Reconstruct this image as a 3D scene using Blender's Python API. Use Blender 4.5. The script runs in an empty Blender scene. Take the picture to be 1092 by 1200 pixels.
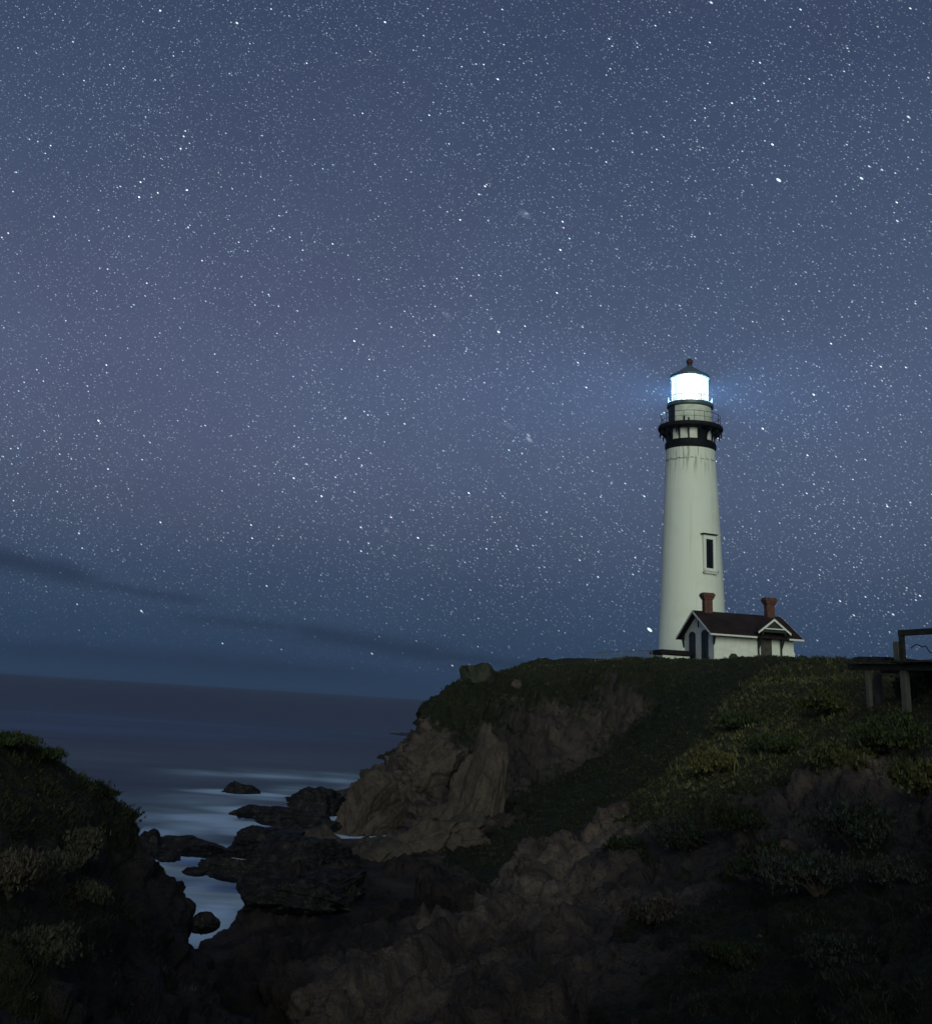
import bpy, math, numpy as np, random
from mathutils import Vector, Matrix
rng = np.random.default_rng(7); random.seed(7)
S = bpy.context.scene
COL = S.collection
R = math.radians

# ------------------------------------------------------------------ camera, sky, sun, exposure
F, CY, PITCH, ROLL, CZ = 1250., 380., R(19.44), R(3.6), 6.0      # the frame is the lower part of a taller view: optical axis at row CY
DK = 1.47
cam = bpy.data.cameras.new('camera'); co = bpy.data.objects.new('camera', cam); COL.objects.link(co)
cam.sensor_fit = 'VERTICAL'; cam.sensor_height = 36; cam.lens = F / 1200 * 36; cam.shift_y = -(600 - CY) / 1200
cam.clip_start = .1; cam.clip_end = 40000
co.matrix_world = Matrix.Translation((0, 0, CZ)) @ Matrix.Rotation(math.pi / 2 + PITCH, 4, 'X') @ Matrix.Rotation(ROLL, 4, 'Z')
S.camera = co

def ray(u, v, F=F, CY=CY, PITCH=PITCH):
    x = (u - 546) / F; y = (CY - v) / F
    c, s = math.cos(ROLL), math.sin(ROLL); cp, sp = math.cos(PITCH), math.sin(PITCH)
    xr = c * x - s * y; yr = s * x + c * y
    return np.array([xr, cp - yr * sp, sp + yr * cp])
def at_abs(u, v, d):
    "point seen at photo pixel u,v whose ground distance from the viewpoint is d metres"
    r = ray(u, v); h = math.hypot(r[0], r[1])
    return np.array([r[0] / h * d, r[1] / h * d, CZ + r[2] / h * d])
def at(u, v, d):
    "the same with d in survey units (DK metres straight ahead)"
    q = ray(u, v, 850., 600., R(14.6)); r = ray(u, v)
    return at_abs(u, v, d * q[1] / math.hypot(q[0], q[1]) * DK * math.hypot(r[0], r[1]) / r[1])
def sea_at(u, v):
    r = ray(u, v); return r[:2] * (CZ / -r[2])

SUN_AZ, SUN_EL = R(181), R(12)            # low behind the viewer
sl = bpy.data.lights.new('sun', 'SUN'); so = bpy.data.objects.new('sun', sl); COL.objects.link(so)
sl.energy = 1.85; sl.angle = R(55); sl.color = (.86, .95, .74)
sd = Vector((math.sin(SUN_AZ) * math.cos(SUN_EL), math.cos(SUN_AZ) * math.cos(SUN_EL), math.sin(SUN_EL)))
so.rotation_euler = sd.to_track_quat('Z', 'Y').to_euler()
so.location = (30, -30, 40)
S.view_settings.view_transform = 'Standard'; S.view_settings.look = 'None'
S.view_settings.exposure = 0; S.view_settings.gamma = 1
DENOISE = True
S.cycles.max_bounces = 6; S.cycles.diffuse_bounces = 2; S.cycles.glossy_bounces = 2
S.cycles.transmission_bounces = 4; S.cycles.transparent_max_bounces = 12; S.cycles.volume_bounces = 0
S.cycles.use_denoising = DENOISE
S.cycles.sample_clamp_indirect = .3; S.cycles.sample_clamp_direct = 6
S.cycles.use_adaptive_sampling = False

class NG:
    "small node-graph writer"
    def __init__(s, tree): s.t = tree; s.n = tree.nodes; s.l = tree.links
    def put(s, sock, v):
        if v is None: return
        if isinstance(v, bpy.types.NodeSocket): s.l.new(v, sock)
        elif isinstance(v, (tuple, list)) and len(v) == 3 and sock.type == 'RGBA': sock.default_value = (*v, 1)
        else: sock.default_value = v
    def m(s, op, a, b=None, c=None, clamp=False):
        n = s.n.new('ShaderNodeMath'); n.operation = op; n.use_clamp = clamp
        for i, v in enumerate((a, b, c)): s.put(n.inputs[i], v)
        return n.outputs[0]
    def vm(s, op, a, b=None, out=0):
        n = s.n.new('ShaderNodeVectorMath'); n.operation = op
        s.put(n.inputs[0], a)
        if b is not None: s.put(n.inputs['Scale'] if op == 'SCALE' else n.inputs[1], b)
        return n.outputs[out]
    def noise(s, vec, scale, detail=3, rough=.55, dist=0, col=False):
        n = s.n.new('ShaderNodeTexNoise'); s.put(n.inputs['Vector'], vec)
        n.inputs['Scale'].default_value = scale; n.inputs['Detail'].default_value = detail
        n.inputs['Roughness'].default_value = rough; n.inputs['Distortion'].default_value = dist
        return n.outputs['Color' if col else 'Fac']
    def vor(s, vec, scale, feature='F1'):
        n = s.n.new('ShaderNodeTexVoronoi'); n.feature = feature; s.put(n.inputs['Vector'], vec)
        n.inputs['Scale'].default_value = scale
        return n
    def ramp(s, fac, stops, interp='LINEAR'):
        n = s.n.new('ShaderNodeValToRGB'); s.put(n.inputs[0], fac); cr = n.color_ramp; cr.interpolation = interp
        while len(cr.elements) < len(stops): cr.elements.new(.5)
        for e, (p, c) in zip(cr.elements, stops):
            e.position = p; e.color = (*c, 1) if isinstance(c, (tuple, list)) else (c, c, c, 1)
        return n.outputs[0]
    def mapr(s, v, a, b, c=0., d=1., smooth=True):
        n = s.n.new('ShaderNodeMapRange'); n.interpolation_type = 'SMOOTHSTEP' if smooth else 'LINEAR'
        for i, x in enumerate((v, a, b, c, d)): s.put(n.inputs[i], x)
        return n.outputs[0]
    def mix(s, fac, a, b, mode='MIX'):
        n = s.n.new('ShaderNodeMix'); n.data_type = 'RGBA'; n.blend_type = mode
        s.put(n.inputs[0], fac); s.put(n.inputs[6], a); s.put(n.inputs[7], b)
        return n.outputs[2]
    def map(s, vec, loc=(0, 0, 0), rot=(0, 0, 0), scale=(1, 1, 1)):
        n = s.n.new('ShaderNodeMapping'); s.put(n.inputs[0], vec)
        n.inputs[1].default_value = loc; n.inputs[2].default_value = rot; n.inputs[3].default_value = scale
        return n.outputs[0]
    def bump(s, h, strength, dist):
        n = s.n.new('ShaderNodeBump'); s.put(n.inputs['Height'], h)
        n.inputs['Strength'].default_value = strength; n.inputs['Distance'].default_value = dist
        return n.outputs[0]

def lin(r, g, b):
    f = lambda c: (c / 255 / 12.92) if c < 10.3 else ((c / 255 + .055) / 1.055) ** 2.4
    return (f(r), f(g), f(b))

def make_world():
    w = bpy.data.worlds.new('World'); S.world = w; w.use_nodes = True
    t = w.node_tree; t.nodes.clear(); g = NG(t)
    tc = g.n.new('ShaderNodeTexCoord'); D = tc.outputs['Generated']
    sep = g.n.new('ShaderNodeSeparateXYZ'); g.put(sep.inputs[0], D)
    x, y, z = sep.outputs
    el = g.m('MULTIPLY', g.m('ARCSINE', z), 57.29578)
    az = g.m('MULTIPLY', g.m('ARCTAN2', x, y), 57.29578)
    # night sky glow by elevation (degrees / 60)
    base = g.ramp(g.m('DIVIDE', el, 60, clamp=True), [
        (0.0, lin(36, 57, 86)), (2.5 / 60, lin(41, 62, 90)), (5.5 / 60, lin(54, 70, 97)),
        (8 / 60, lin(66, 79, 105)), (11 / 60, lin(73, 87, 113)), (16 / 60, lin(75, 90, 118)),
        (25 / 60, lin(66, 81, 108)), (34 / 60, lin(57, 71, 98)), (1, lin(50, 60, 85))])
    # faint reddish and bluish airglow patches
    n1 = g.noise(D, 1.6, 3, .5)
    base = g.mix(g.mapr(n1, .42, .68, 0, .55), base, g.vm('MULTIPLY', base, (1.12, .98, .99)))
    glow = g.m('MULTIPLY', g.mapr(az, 14, -16), g.m('MULTIPLY', g.mapr(el, 4, 11), g.mapr(el, 34, 16)))
    base = g.mix(glow, base, g.vm('MULTIPLY', base, (1.07, .97, .985)))
    n2 = g.noise(g.map(D, loc=(3, 1, 2)), 2.1, 4, .55)
    base = g.mix(g.mapr(n2, .45, .7, 0, .4), base, g.vm('MULTIPLY', base, (.88, 1.0, 1.05)))
    n3 = g.noise(g.map(D, loc=(7, 1, 5)), 5, 5, .6)
    base = g.vm('SCALE', base, g.mapr(n3, .3, .7, .96, 1.05))
    # thin low cloud streaks above the sea
    wob = g.m('MULTIPLY', g.m('SUBTRACT', g.noise(g.map(D, scale=(2.2, 2.2, 8)), 3, 4), .5), 1.2)
    dark = None
    for (u0, v0, u1, v1, w0, amt) in ((-60, 641, 120, 683, .75, .5), (60, 678, 255, 706, .4, .3), (330, 738, 540, 772, .75, .45),
                                     (440, 762, 690, 790, .4, .4), (-80, 752, 480, 800, .8, .34), (200, 722, 360, 742, .5, .3)):
        a, b = ray(u0, v0), ray(u1, v1)
        ea, eb = [math.degrees(math.atan2(p[2], math.hypot(p[0], p[1]))) for p in (a, b)]
        aa, ab = [math.degrees(math.atan2(p[0], p[1])) for p in (a, b)]
        k = (eb - ea) / (ab - aa)
        line = g.m('ADD', g.m('MULTIPLY_ADD', g.m('SUBTRACT', az, aa), k, ea), wob)
        dd = g.m('ABSOLUTE', g.m('SUBTRACT', el, line))
        band = g.mapr(dd, w0 * 1.15, 0, 0, amt * 1.15)
        mid, hw = (aa + ab) / 2, (ab - aa) / 2
        fade = g.mapr(g.m('ABSOLUTE', g.m('SUBTRACT', az, mid)), hw * 1.25, hw * .55)
        bnd = g.m('MULTIPLY', band, fade)
        dark = bnd if dark is None else g.m('MAXIMUM', dark, bnd)
    base = g.mix(dark, base, lin(20, 36, 58))
    # stars, slightly drawn out by the turning sky
    ta = R(-38)
    warp = g.map(g.map(D, rot=(0, R(-36), 0)), scale=(.44, 1, 1))
    ext = g.m('MULTIPLY', g.mapr(el, -.5, 8), g.m('SUBTRACT', 1, g.m('MULTIPLY', dark, 1.6, clamp=True)))
    clump = g.mapr(g.noise(D, 4.5, 3, .6), .28, .72, .6, 1.22)
    total = base
    for (sc, r, gain, pw, off) in ((95, .068, 4.6, 2.4, 0), (150, .094, 3.4, 1.9, 3), (230, .13, 1.75, 1.5, 11), (340, .175, .9, 1.1, 23), (480, .24, .6, 1., 31), (700, .32, .32, 1., 47)):
        vn = g.vor(g.map(warp, loc=(off, off * .7, -off)), sc)
        sc3 = g.n.new('ShaderNodeSeparateColor'); g.put(sc3.inputs[0], vn.outputs['Color'])
        br = g.m('POWER', sc3.outputs[0], pw)
        rr = g.m('MULTIPLY', g.m('MULTIPLY_ADD', br, .5, .5), r)
        spot = g.m('POWER', g.m('SUBTRACT', 1, g.m('DIVIDE', vn.outputs['Distance'], rr), clamp=True), .8)
        inten = g.m('MULTIPLY', g.m('MULTIPLY', spot, br), g.m('MULTIPLY', g.m('MULTIPLY', ext, clump), gain))
        tint = g.ramp(sc3.outputs[1], [(0, (.50, .80, 1.0)), (.6, (.72, .92, 1.0)), (.93, (1, 1, 1)), (1, (1, .92, .88))])
        total = g.vm('ADD', total, g.vm('SCALE', tint, inten))
    for (u, v, r, it) in ((761, 738, 3.1, 3.6), (912, 211, 3.0, 3.2), (1009, 209, 2.3, 2.2), (278, 27, 2.3, 2.), (1018, 195, 1.7, 1.6), (1033, 199, 1.7, 1.6),
                          (86, 49, 1.8, 1.5), (833, 3, 2.4, 1.6), (1064, 137, 2.1, 1.6), (1051, 259, 1.9, 1.5), (171, 137, 1.5, 1.3), (145, 80, 1.6, 1.4), (677, 425, 1.8, 1.5),
                          (423, 618, 1.8, 1.5), (166, 716, 2., 1.4), (261, 754, 1.5, 1.2), (530, 780, 1.5, 1.2), (436, 766, 1.6, 1.3), (93, 625, 1.7, 1.4), (1046, 720, 1.9, 1.5), (1000, 721, 1.7, 1.4),
                          (615, 251, 6.5, .09), (598, 500, 5, .06), (620, 515, 3.4, .32), (619, 510, 2, .5), (617, 250, 1.4, .5), (453, 621, 4, .08), (523, 369, 5, .08)):
        q = Vector(ray(u, v)).normalized()
        q = Matrix.Rotation(R(-36), 3, 'Y') @ q; q.x *= .44
        ds = g.vm('DISTANCE', warp, tuple(q), out=1)
        sp = g.m('POWER', g.m('SUBTRACT', 1, g.m('DIVIDE', ds, r * (.52 if it > .6 else .8) / F), clamp=True), 1.0)
        total = g.vm('ADD', total, g.vm('SCALE', (.72, .92, 1.0), g.m('MULTIPLY', sp, it)))
    bg = g.n.new('ShaderNodeBackground'); g.put(bg.inputs[0], total); bg.inputs[1].default_value = 1
    # a trace of clear physical night sky behind the glow
    sky = g.n.new('ShaderNodeTexSky'); sky.sky_type = 'NISHITA'; sky.sun_disc = False
    sky.sun_elevation = SUN_EL; sky.sun_rotation = SUN_AZ
    bg2 = g.n.new('ShaderNodeBackground'); g.put(bg2.inputs[0], sky.outputs[0]); bg2.inputs[1].default_value = .0012
    add = g.n.new('ShaderNodeAddShader'); g.l.new(bg.outputs[0], add.inputs[0]); g.l.new(bg2.outputs[0], add.inputs[1])
    o = g.n.new('ShaderNodeOutputWorld'); g.l.new(add.outputs[0], o.inputs[0])
    w.cycles.sampling_method = 'MANUAL'; w.cycles.sample_map_resolution = 512
make_world()

# ------------------------------------------------------------------ helpers
def tag(o, label=None, cat=None, group=None, kind=None):
    for k, v in (('label', label), ('category', cat), ('group', group), ('kind', kind)):
        if v: o[k] = v
    return o
def empty(name, loc, rz=0, **kw):
    o = bpy.data.objects.new(name, None); COL.objects.link(o); o.empty_display_size = .2
    o.location = loc; o.rotation_euler = (0, 0, rz); return tag(o, **kw)

class MB:
    def __init__(s): s.v = []; s.f = []
    def add(s, v, f):
        b = len(s.v); s.v += [tuple(map(float, p)) for p in v]; s.f += [tuple(b + i for i in q) for q in f]; return s
    def box(s, c, size, rz=0, ry=0, rx=0, taper=1):
        M = Matrix.Rotation(rz, 3, 'Z') @ Matrix.Rotation(ry, 3, 'Y') @ Matrix.Rotation(rx, 3, 'X')
        a, b, h = size[0] / 2, size[1] / 2, size[2] / 2
        vs = []
        for k in (-1, 1):
            q = 1 if k < 0 else taper
            for i, j in ((-1, -1), (1, -1), (1, 1), (-1, 1)):
                vs.append(Vector(c) + M @ Vector((i * a * q, j * b * q, k * h)))
        return s.add(vs, [(3, 2, 1, 0), (4, 5, 6, 7), (0, 1, 5, 4), (1, 2, 6, 5), (2, 3, 7, 6), (3, 0, 4, 7)])
    def tube(s, pts, r, n=8, r2=None):
        pts = [Vector(p) for p in pts]; N = len(pts); vs = []; fs = []
        for i, p in enumerate(pts):
            d = (pts[min(i + 1, N - 1)] - pts[max(i - 1, 0)]).normalized()
            a = d.cross(Vector((0, 0, 1)) if abs(d.z) < .9 else Vector((1, 0, 0))).normalized(); b = d.cross(a)
            rr = r if r2 is None else r + (r2 - r) * i / (N - 1)
            for k in range(n):
                t = 2 * math.pi * k / n; vs.append(p + a * math.cos(t) * rr + b * math.sin(t) * rr)
        for i in range(N - 1):
            for k in range(n):
                fs.append((i * n + k, i * n + (k + 1) % n, (i + 1) * n + (k + 1) % n, (i + 1) * n + k))
        fs += [tuple(range(n))[::-1], tuple((N - 1) * n + k for k in range(n))]
        return s.add(vs, fs)
    def lathe(s, prof, n=64, a0=0, a1=2 * math.pi, closed=False):
        "profile of (radius, height); closed joins the last point back to the first (a ring of solid section)"
        full = abs(a1 - a0 - 2 * math.pi) < 1e-6; m = n if full else n + 1; P = len(prof); vs = []; fs = []
        for r, h in prof:
            for k in range(m):
                t = a0 + (a1 - a0) * k / n; vs.append((r * math.sin(t), -r * math.cos(t), h))
        for i in range(P if closed else P - 1):
            j = (i + 1) % P
            for k in range(n):
                k2 = (k + 1) % m
                fs.append((i * m + k, i * m + k2, j * m + k2, j * m + k))
        if closed and not full:
            fs += [tuple(i * m for i in range(P))[::-1], tuple(i * m + n for i in range(P))]
        return s.add(vs, fs)
    def prism(s, poly, vec):
        n = len(poly); vec = Vector(vec); vs = [Vector(p) for p in poly]; vs += [p + vec for p in vs]
        return s.add(vs, [tuple(range(n))[::-1], tuple(range(n, 2 * n))] + [(i, (i + 1) % n, n + (i + 1) % n, n + i) for i in range(n)])
    def build(s, name, mat, parent=None, smooth=False, bevel=0, loc=None):
        me = bpy.data.meshes.new(name); me.from_pydata(s.v, [], s.f)
        import bmesh
        bm = bmesh.new(); bm.from_mesh(me); bmesh.ops.recalc_face_normals(bm, faces=bm.faces[:]); bm.to_mesh(me); bm.free()
        o = bpy.data.objects.new(name, me); COL.objects.link(o); me.materials.append(mat)
        if parent: o.parent = parent
        if loc is not None: o.location = loc
        if smooth:
            me.shade_smooth()
            me.set_sharp_from_angle(angle=R(35))
        if bevel:
            b = o.modifiers.new('bevel', 'BEVEL'); b.width = bevel; b.segments = 2; b.limit_method = 'ANGLE'
        return o

def np_mesh(name, V, Fq, mat, attrs=None, cols=None, smooth=True, parent=None):
    me = bpy.data.meshes.new(name); k = Fq.shape[1]
    me.vertices.add(len(V)); me.vertices.foreach_set('co', V.astype(np.float32).ravel())
    me.loops.add(Fq.size); me.loops.foreach_set('vertex_index', Fq.astype(np.int32).ravel())
    me.polygons.add(len(Fq)); me.polygons.foreach_set('loop_start', np.arange(0, Fq.size, k, dtype=np.int32))
    me.polygons.foreach_set('use_smooth', np.full(len(Fq), smooth))
    me.update(calc_edges=True)
    for n, a in (attrs or {}).items():
        me.attributes.new(n, 'FLOAT', 'POINT').data.foreach_set('value', a.astype(np.float32))
    for n, a in (cols or {}).items():
        c = np.ones((len(V), 4), np.float32); c[:, :3] = a
        me.attributes.new(n, 'FLOAT_COLOR', 'POINT').data.foreach_set('color', c.ravel())
    me.materials.append(mat); o = bpy.data.objects.new(name, me); COL.objects.link(o)
    if parent: o.parent = parent
    return o

# gradient noise in numpy
_perm = np.random.default_rng(3).permutation(256); _perm = np.concatenate([_perm, _perm, _perm])
_grad = np.random.default_rng(4).normal(size=(256, 3)); _grad /= np.linalg.norm(_grad, axis=1)[:, None]
def pnoise(P):
    i = np.floor(P).astype(int); f = P - i; w = f * f * f * (f * (f * 6 - 15) + 10); out = 0
    for dx in (0, 1):
        for dy in (0, 1):
            for dz in (0, 1):
                h = _perm[_perm[_perm[(i[:, 0] + dx) & 255] + ((i[:, 1] + dy) & 255)] + ((i[:, 2] + dz) & 255)]
                gv = _grad[h]; q = f - (dx, dy, dz)
                ww = (w[:, 0] if dx else 1 - w[:, 0]) * (w[:, 1] if dy else 1 - w[:, 1]) * (w[:, 2] if dz else 1 - w[:, 2])
                out = out + ww * (gv * q).sum(1)
    return out * 1.6
def fbm(P, oct=4, lac=2.03, gain=.5, ridged=False):
    a, s, o = 1., 0., 0.
    for k in range(oct):
        n = pnoise(P + 17.3 * k)
        if ridged: n = 1 - 2 * np.abs(n)
        o = o + a * n; s += a; a *= gain; P = P * lac
    return o / s

_wr = np.random.default_rng(5).uniform(0, 1, (256, 7)); _wr[:, 4:] = _wr[:, 4:] * 2 - 1
def blocks(P, tilt=.5):
    "broken blocks: each cell of a cellular pattern gets its own height and its own slope; also returns nearness to the joint between cells"
    i = np.floor(P).astype(int); best = np.full(len(P), 9.); sec = np.full(len(P), 9.); val = np.zeros(len(P))
    for dx in (-1, 0, 1):
        for dy in (-1, 0, 1):
            for dz in (-1, 0, 1):
                c = i + (dx, dy, dz); h = _wr[_perm[_perm[_perm[c[:, 0] & 255] + (c[:, 1] & 255)] + (c[:, 2] & 255)]]
                r = P - c - h[:, :3]; d = (r * r).sum(1); v = h[:, 3] - .5 + tilt * (r * h[:, 4:]).sum(1); m = d < best
                sec = np.where(m, best, np.minimum(sec, d)); best = np.where(m, d, best); val = np.where(m, v, val)
    return val, np.exp(-(np.sqrt(sec) - np.sqrt(best)) / .09)

# ------------------------------------------------------------------ materials
def new_mat(name):
    m = bpy.data.materials.new(name); m.use_nodes = True; t = m.node_tree; t.nodes.clear(); g = NG(t)
    o = t.nodes.new('ShaderNodeOutputMaterial'); p = t.nodes.new('ShaderNodeBsdfPrincipled'); t.links.new(p.outputs[0], o.inputs[0])
    tc = t.nodes.new('ShaderNodeTexCoord'); return m, g, p, tc.outputs['Object'], o
def simple(name, c, rough=.7, var=.25, scale=3., spec=.3, bump=.0, metal=0):
    m, g, p, O, _ = new_mat(name)
    n = g.noise(O, scale, 5, .6)
    g.put(p.inputs['Base Color'], g.vm('SCALE', c, g.mapr(n, .25, .75, 1 - var, 1 + var)))
    p.inputs['Roughness'].default_value = rough; p.inputs['Specular IOR Level'].default_value = spec; p.inputs['Metallic'].default_value = metal
    if bump: g.put(p.inputs['Normal'], g.bump(n, .5, bump))
    return m
def attr(g, name, col=False):
    n = g.n.new('ShaderNodeAttribute'); n.attribute_name = name; return n.outputs['Color' if col else 'Fac']

def m_white_tower():
    m, g, p, O, _ = new_mat('white_painted_brick')
    sep = g.n.new('ShaderNodeSeparateXYZ'); g.put(sep.inputs[0], O); z = sep.outputs[2]
    streak = g.noise(g.map(O, scale=(1.6, 1.6, .08)), 1.2, 5, .6)
    blot = g.noise(O, .35, 5, .6)
    c = g.mix(g.mapr(streak, .52, .75, 0, .35), (.80, .83, .77), (.50, .51, .41))
    c = g.mix(g.mapr(blot, .5, .72, 0, .3), c, (.64, .66, .55))
    top = g.m('MULTIPLY', g.mapr(z, 20.5, 24.6), g.mapr(g.noise(g.map(O, scale=(3, 3, .15)), 1.6, 4, .6), .5, .66))
    c = g.mix(g.m('MULTIPLY', top, .75), c, (.22, .17, .11))
    wob = g.m('MULTIPLY', g.m('SUBTRACT', g.noise(O, 1.1, 4), .5), .7)
    crack = g.mapr(g.m('ABSOLUTE', g.m('SUBTRACT', g.m('ADD', z, wob), 23.75)), .16, .0)
    crack = g.m('MULTIPLY', crack, g.mapr(g.noise(O, .9, 3), .4, .55))
    c = g.mix(g.m('MULTIPLY', crack, .8), c, (.10, .07, .05))
    g.put(p.inputs['Base Color'], c); p.inputs['Roughness'].default_value = .65; p.inputs['Specular IOR Level'].default_value = .25
    br = g.n.new('ShaderNodeTexNoise'); g.put(br.inputs['Vector'], g.map(O, scale=(2, 2, 9))); br.inputs['Scale'].default_value = 2
    g.put(p.inputs['Normal'], g.bump(br.outputs[0], .25, .03))
    return m
M = {}
M['tower'] = m_white_tower()
M['white'] = simple('white_paint', (.72, .74, .70), .6, .12, 1.5)
M['white_panel'] = simple('white_weathered_panel', (.64, .67, .60), .6, .2, 1.2)
M['black'] = simple('black_paint', (.009, .010, .012), .6, .4, 2, .12)
M['brown_deck'] = simple('rusty_black_iron', (.014, .012, .012), .65, .4, 2, .12)
M['trim'] = simple('white_trim_paint', (.70, .70, .66), .6, .12, 2)
M['teal'] = simple('lantern_roof_paint', (.07, .11, .14), .4, .4, 1.5, .5)
M['rust'] = simple('rusty_ball', (.06, .03, .028), .7, .3, 4)
M['blue_dark'] = simple('dark_blue_shutter_paint', (.018, .022, .035), .55, .3, 3)
M['dark_green'] = simple('dark_green_wood', (.022, .026, .022), .6, .3, 3)
M['door'] = simple('brown_door_paint', (.05, .045, .038), .6, .3, 3)
M['glass_dark'] = simple('dark_window_glass', (.008, .009, .011), .15, .2, 2, .5)
M['iron'] = simple('weathered_galvanised_steel', (.16, .16, .16), .6, .3, 5, .3, metal=.2)

def m_brick():
    m, g, p, O, _ = new_mat('red_chimney_brick')
    b = g.n.new('ShaderNodeTexBrick'); v = g.n.new('ShaderNodeCombineXYZ')
    s = g.n.new('ShaderNodeSeparateXYZ'); g.put(s.inputs[0], O)
    g.put(v.inputs[0], g.m('ADD', s.outputs[0], s.outputs[1])); g.put(v.inputs[1], s.outputs[2]); g.put(b.inputs['Vector'], v.outputs[0])
    for k, val in (('Color1', (.14, .045, .03, 1)), ('Color2', (.085, .028, .022, 1)), ('Mortar', (.11, .075, .06, 1)), ('Scale', 4.), ('Mortar Size', .025)): b.inputs[k].default_value = val
    n = g.noise(O, 4, 4)
    g.put(p.inputs['Base Color'], g.vm('SCALE', b.outputs[0], g.mapr(n, .3, .7, .55, 1.2))); p.inputs['Roughness'].default_value = .85
    return m
M['brick'] = m_brick()
def m_shingle():
    m, g, p, O, _ = new_mat('brown_roof_shingles')
    s = g.n.new('ShaderNodeSeparateXYZ'); g.put(s.inputs[0], O)
    row = g.m('FRACT', g.m('MULTIPLY', s.outputs[2], 7))
    n = g.noise(g.map(O, scale=(5, 5, 7)), 1.5, 4, .7); n2 = g.noise(O, .7, 4)
    c = g.mix(n, (.010, .007, .008), (.042, .026, .024)); c = g.vm('SCALE', c, g.mapr(n2, .3, .7, .7, 1.3))
    g.put(p.inputs['Base Color'], c); p.inputs['Roughness'].default_value = .85; p.inputs['Specular IOR Level'].default_value = .15
    g.put(p.inputs['Normal'], g.bump(g.m('ADD', row, n), .6, .03)); return m
M['shingle'] = m_shingle()
def m_wood():
    m, g, p, O, _ = new_mat('grey_weathered_timber')
    n = g.noise(g.map(O, scale=(9, 9, .8)), 2, 5, .65, .6); n2 = g.noise(O, 1.3, 3)
    c = g.mix(n, (.03, .028, .027), (.11, .103, .095)); c = g.vm('SCALE', c, g.mapr(n2, .3, .7, .6, 1.2))
    g.put(p.inputs['Base Color'], c); p.inputs['Roughness'].default_value = .8; g.put(p.inputs['Normal'], g.bump(n, .5, .01)); return m
M['wood'] = m_wood()
M['wood_dark'] = simple('dark_wet_timber', (.022, .021, .021), .8, .5, 4, .2, .01)

def emis(name, c, st):
    m = bpy.data.materials.new(name); m.use_nodes = True; t = m.node_tree; t.nodes.clear()
    e = t.nodes.new('ShaderNodeEmission'); o = t.nodes.new('ShaderNodeOutputMaterial'); t.links.new(e.outputs[0], o.inputs[0])
    e.inputs[0].default_value = (*c, 1); e.inputs[1].default_value = st; return m
LENS = 90.
M['lens'] = emis('lit_fresnel_lens', (.60, .80, 1.0), LENS)
def m_pane():
    m = bpy.data.materials.new('translucent_glass'); m.use_nodes = True; t = m.node_tree; t.nodes.clear(); g = NG(t)
    tr = t.nodes.new('ShaderNodeBsdfTransparent'); tl = t.nodes.new('ShaderNodeBsdfTranslucent'); gl = t.nodes.new('ShaderNodeBsdfGlossy')
    gl.inputs['Roughness'].default_value = .05; tl.inputs[0].default_value = (.8, .85, .9, 1)
    a = t.nodes.new('ShaderNodeMixShader'); a.inputs[0].default_value = .4; t.links.new(tr.outputs[0], a.inputs[1]); t.links.new(tl.outputs[0], a.inputs[2])  # partly translucent, milky rather than clear
    b = t.nodes.new('ShaderNodeMixShader'); b.inputs[0].default_value = .06; t.links.new(a.outputs[0], b.inputs[1]); t.links.new(gl.outputs[0], b.inputs[2])
    o = t.nodes.new('ShaderNodeOutputMaterial'); t.links.new(b.outputs[0], o.inputs[0]); return m
M['pane'] = m_pane()

def rock_color(g, O, tone=1., pale=(.165, .126, .107), dark=(.036, .031, .030)):
    n = g.noise(O, .55, 6, .62, .5); n2 = g.noise(O, 3.2, 6, .7); n3 = g.noise(O, 16, 4, .7)
    c = g.mix(g.mapr(n, .36, .62), dark, pale)
    c = g.mix(g.mapr(n2, .45, .7, 0, .6), c, (.058, .05, .048))
    c = g.mix(g.mapr(n3, .58, .72, 0, .5), c, (.15, .13, .115))
    c = g.vm('SCALE', c, g.m('MULTIPLY', g.mapr(n3, .25, .6, .65, 1.05), tone))
    cr = g.vor(g.vm('ADD', O, g.vm('SCALE', g.noise(O, 1.5, 4, .6, col=True), .8)), .9, 'DISTANCE_TO_EDGE').outputs[0]
    c = g.mix(g.mapr(cr, .03, 0, 0, .22), c, (.02, .017, .016))
    h = g.m('ADD', g.m('ADD', g.m('MULTIPLY', n2, .6), g.m('MULTIPLY', n3, .25)), g.m('MULTIPLY', g.mapr(cr, 0, .05), .08))
    return c, h
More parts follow.
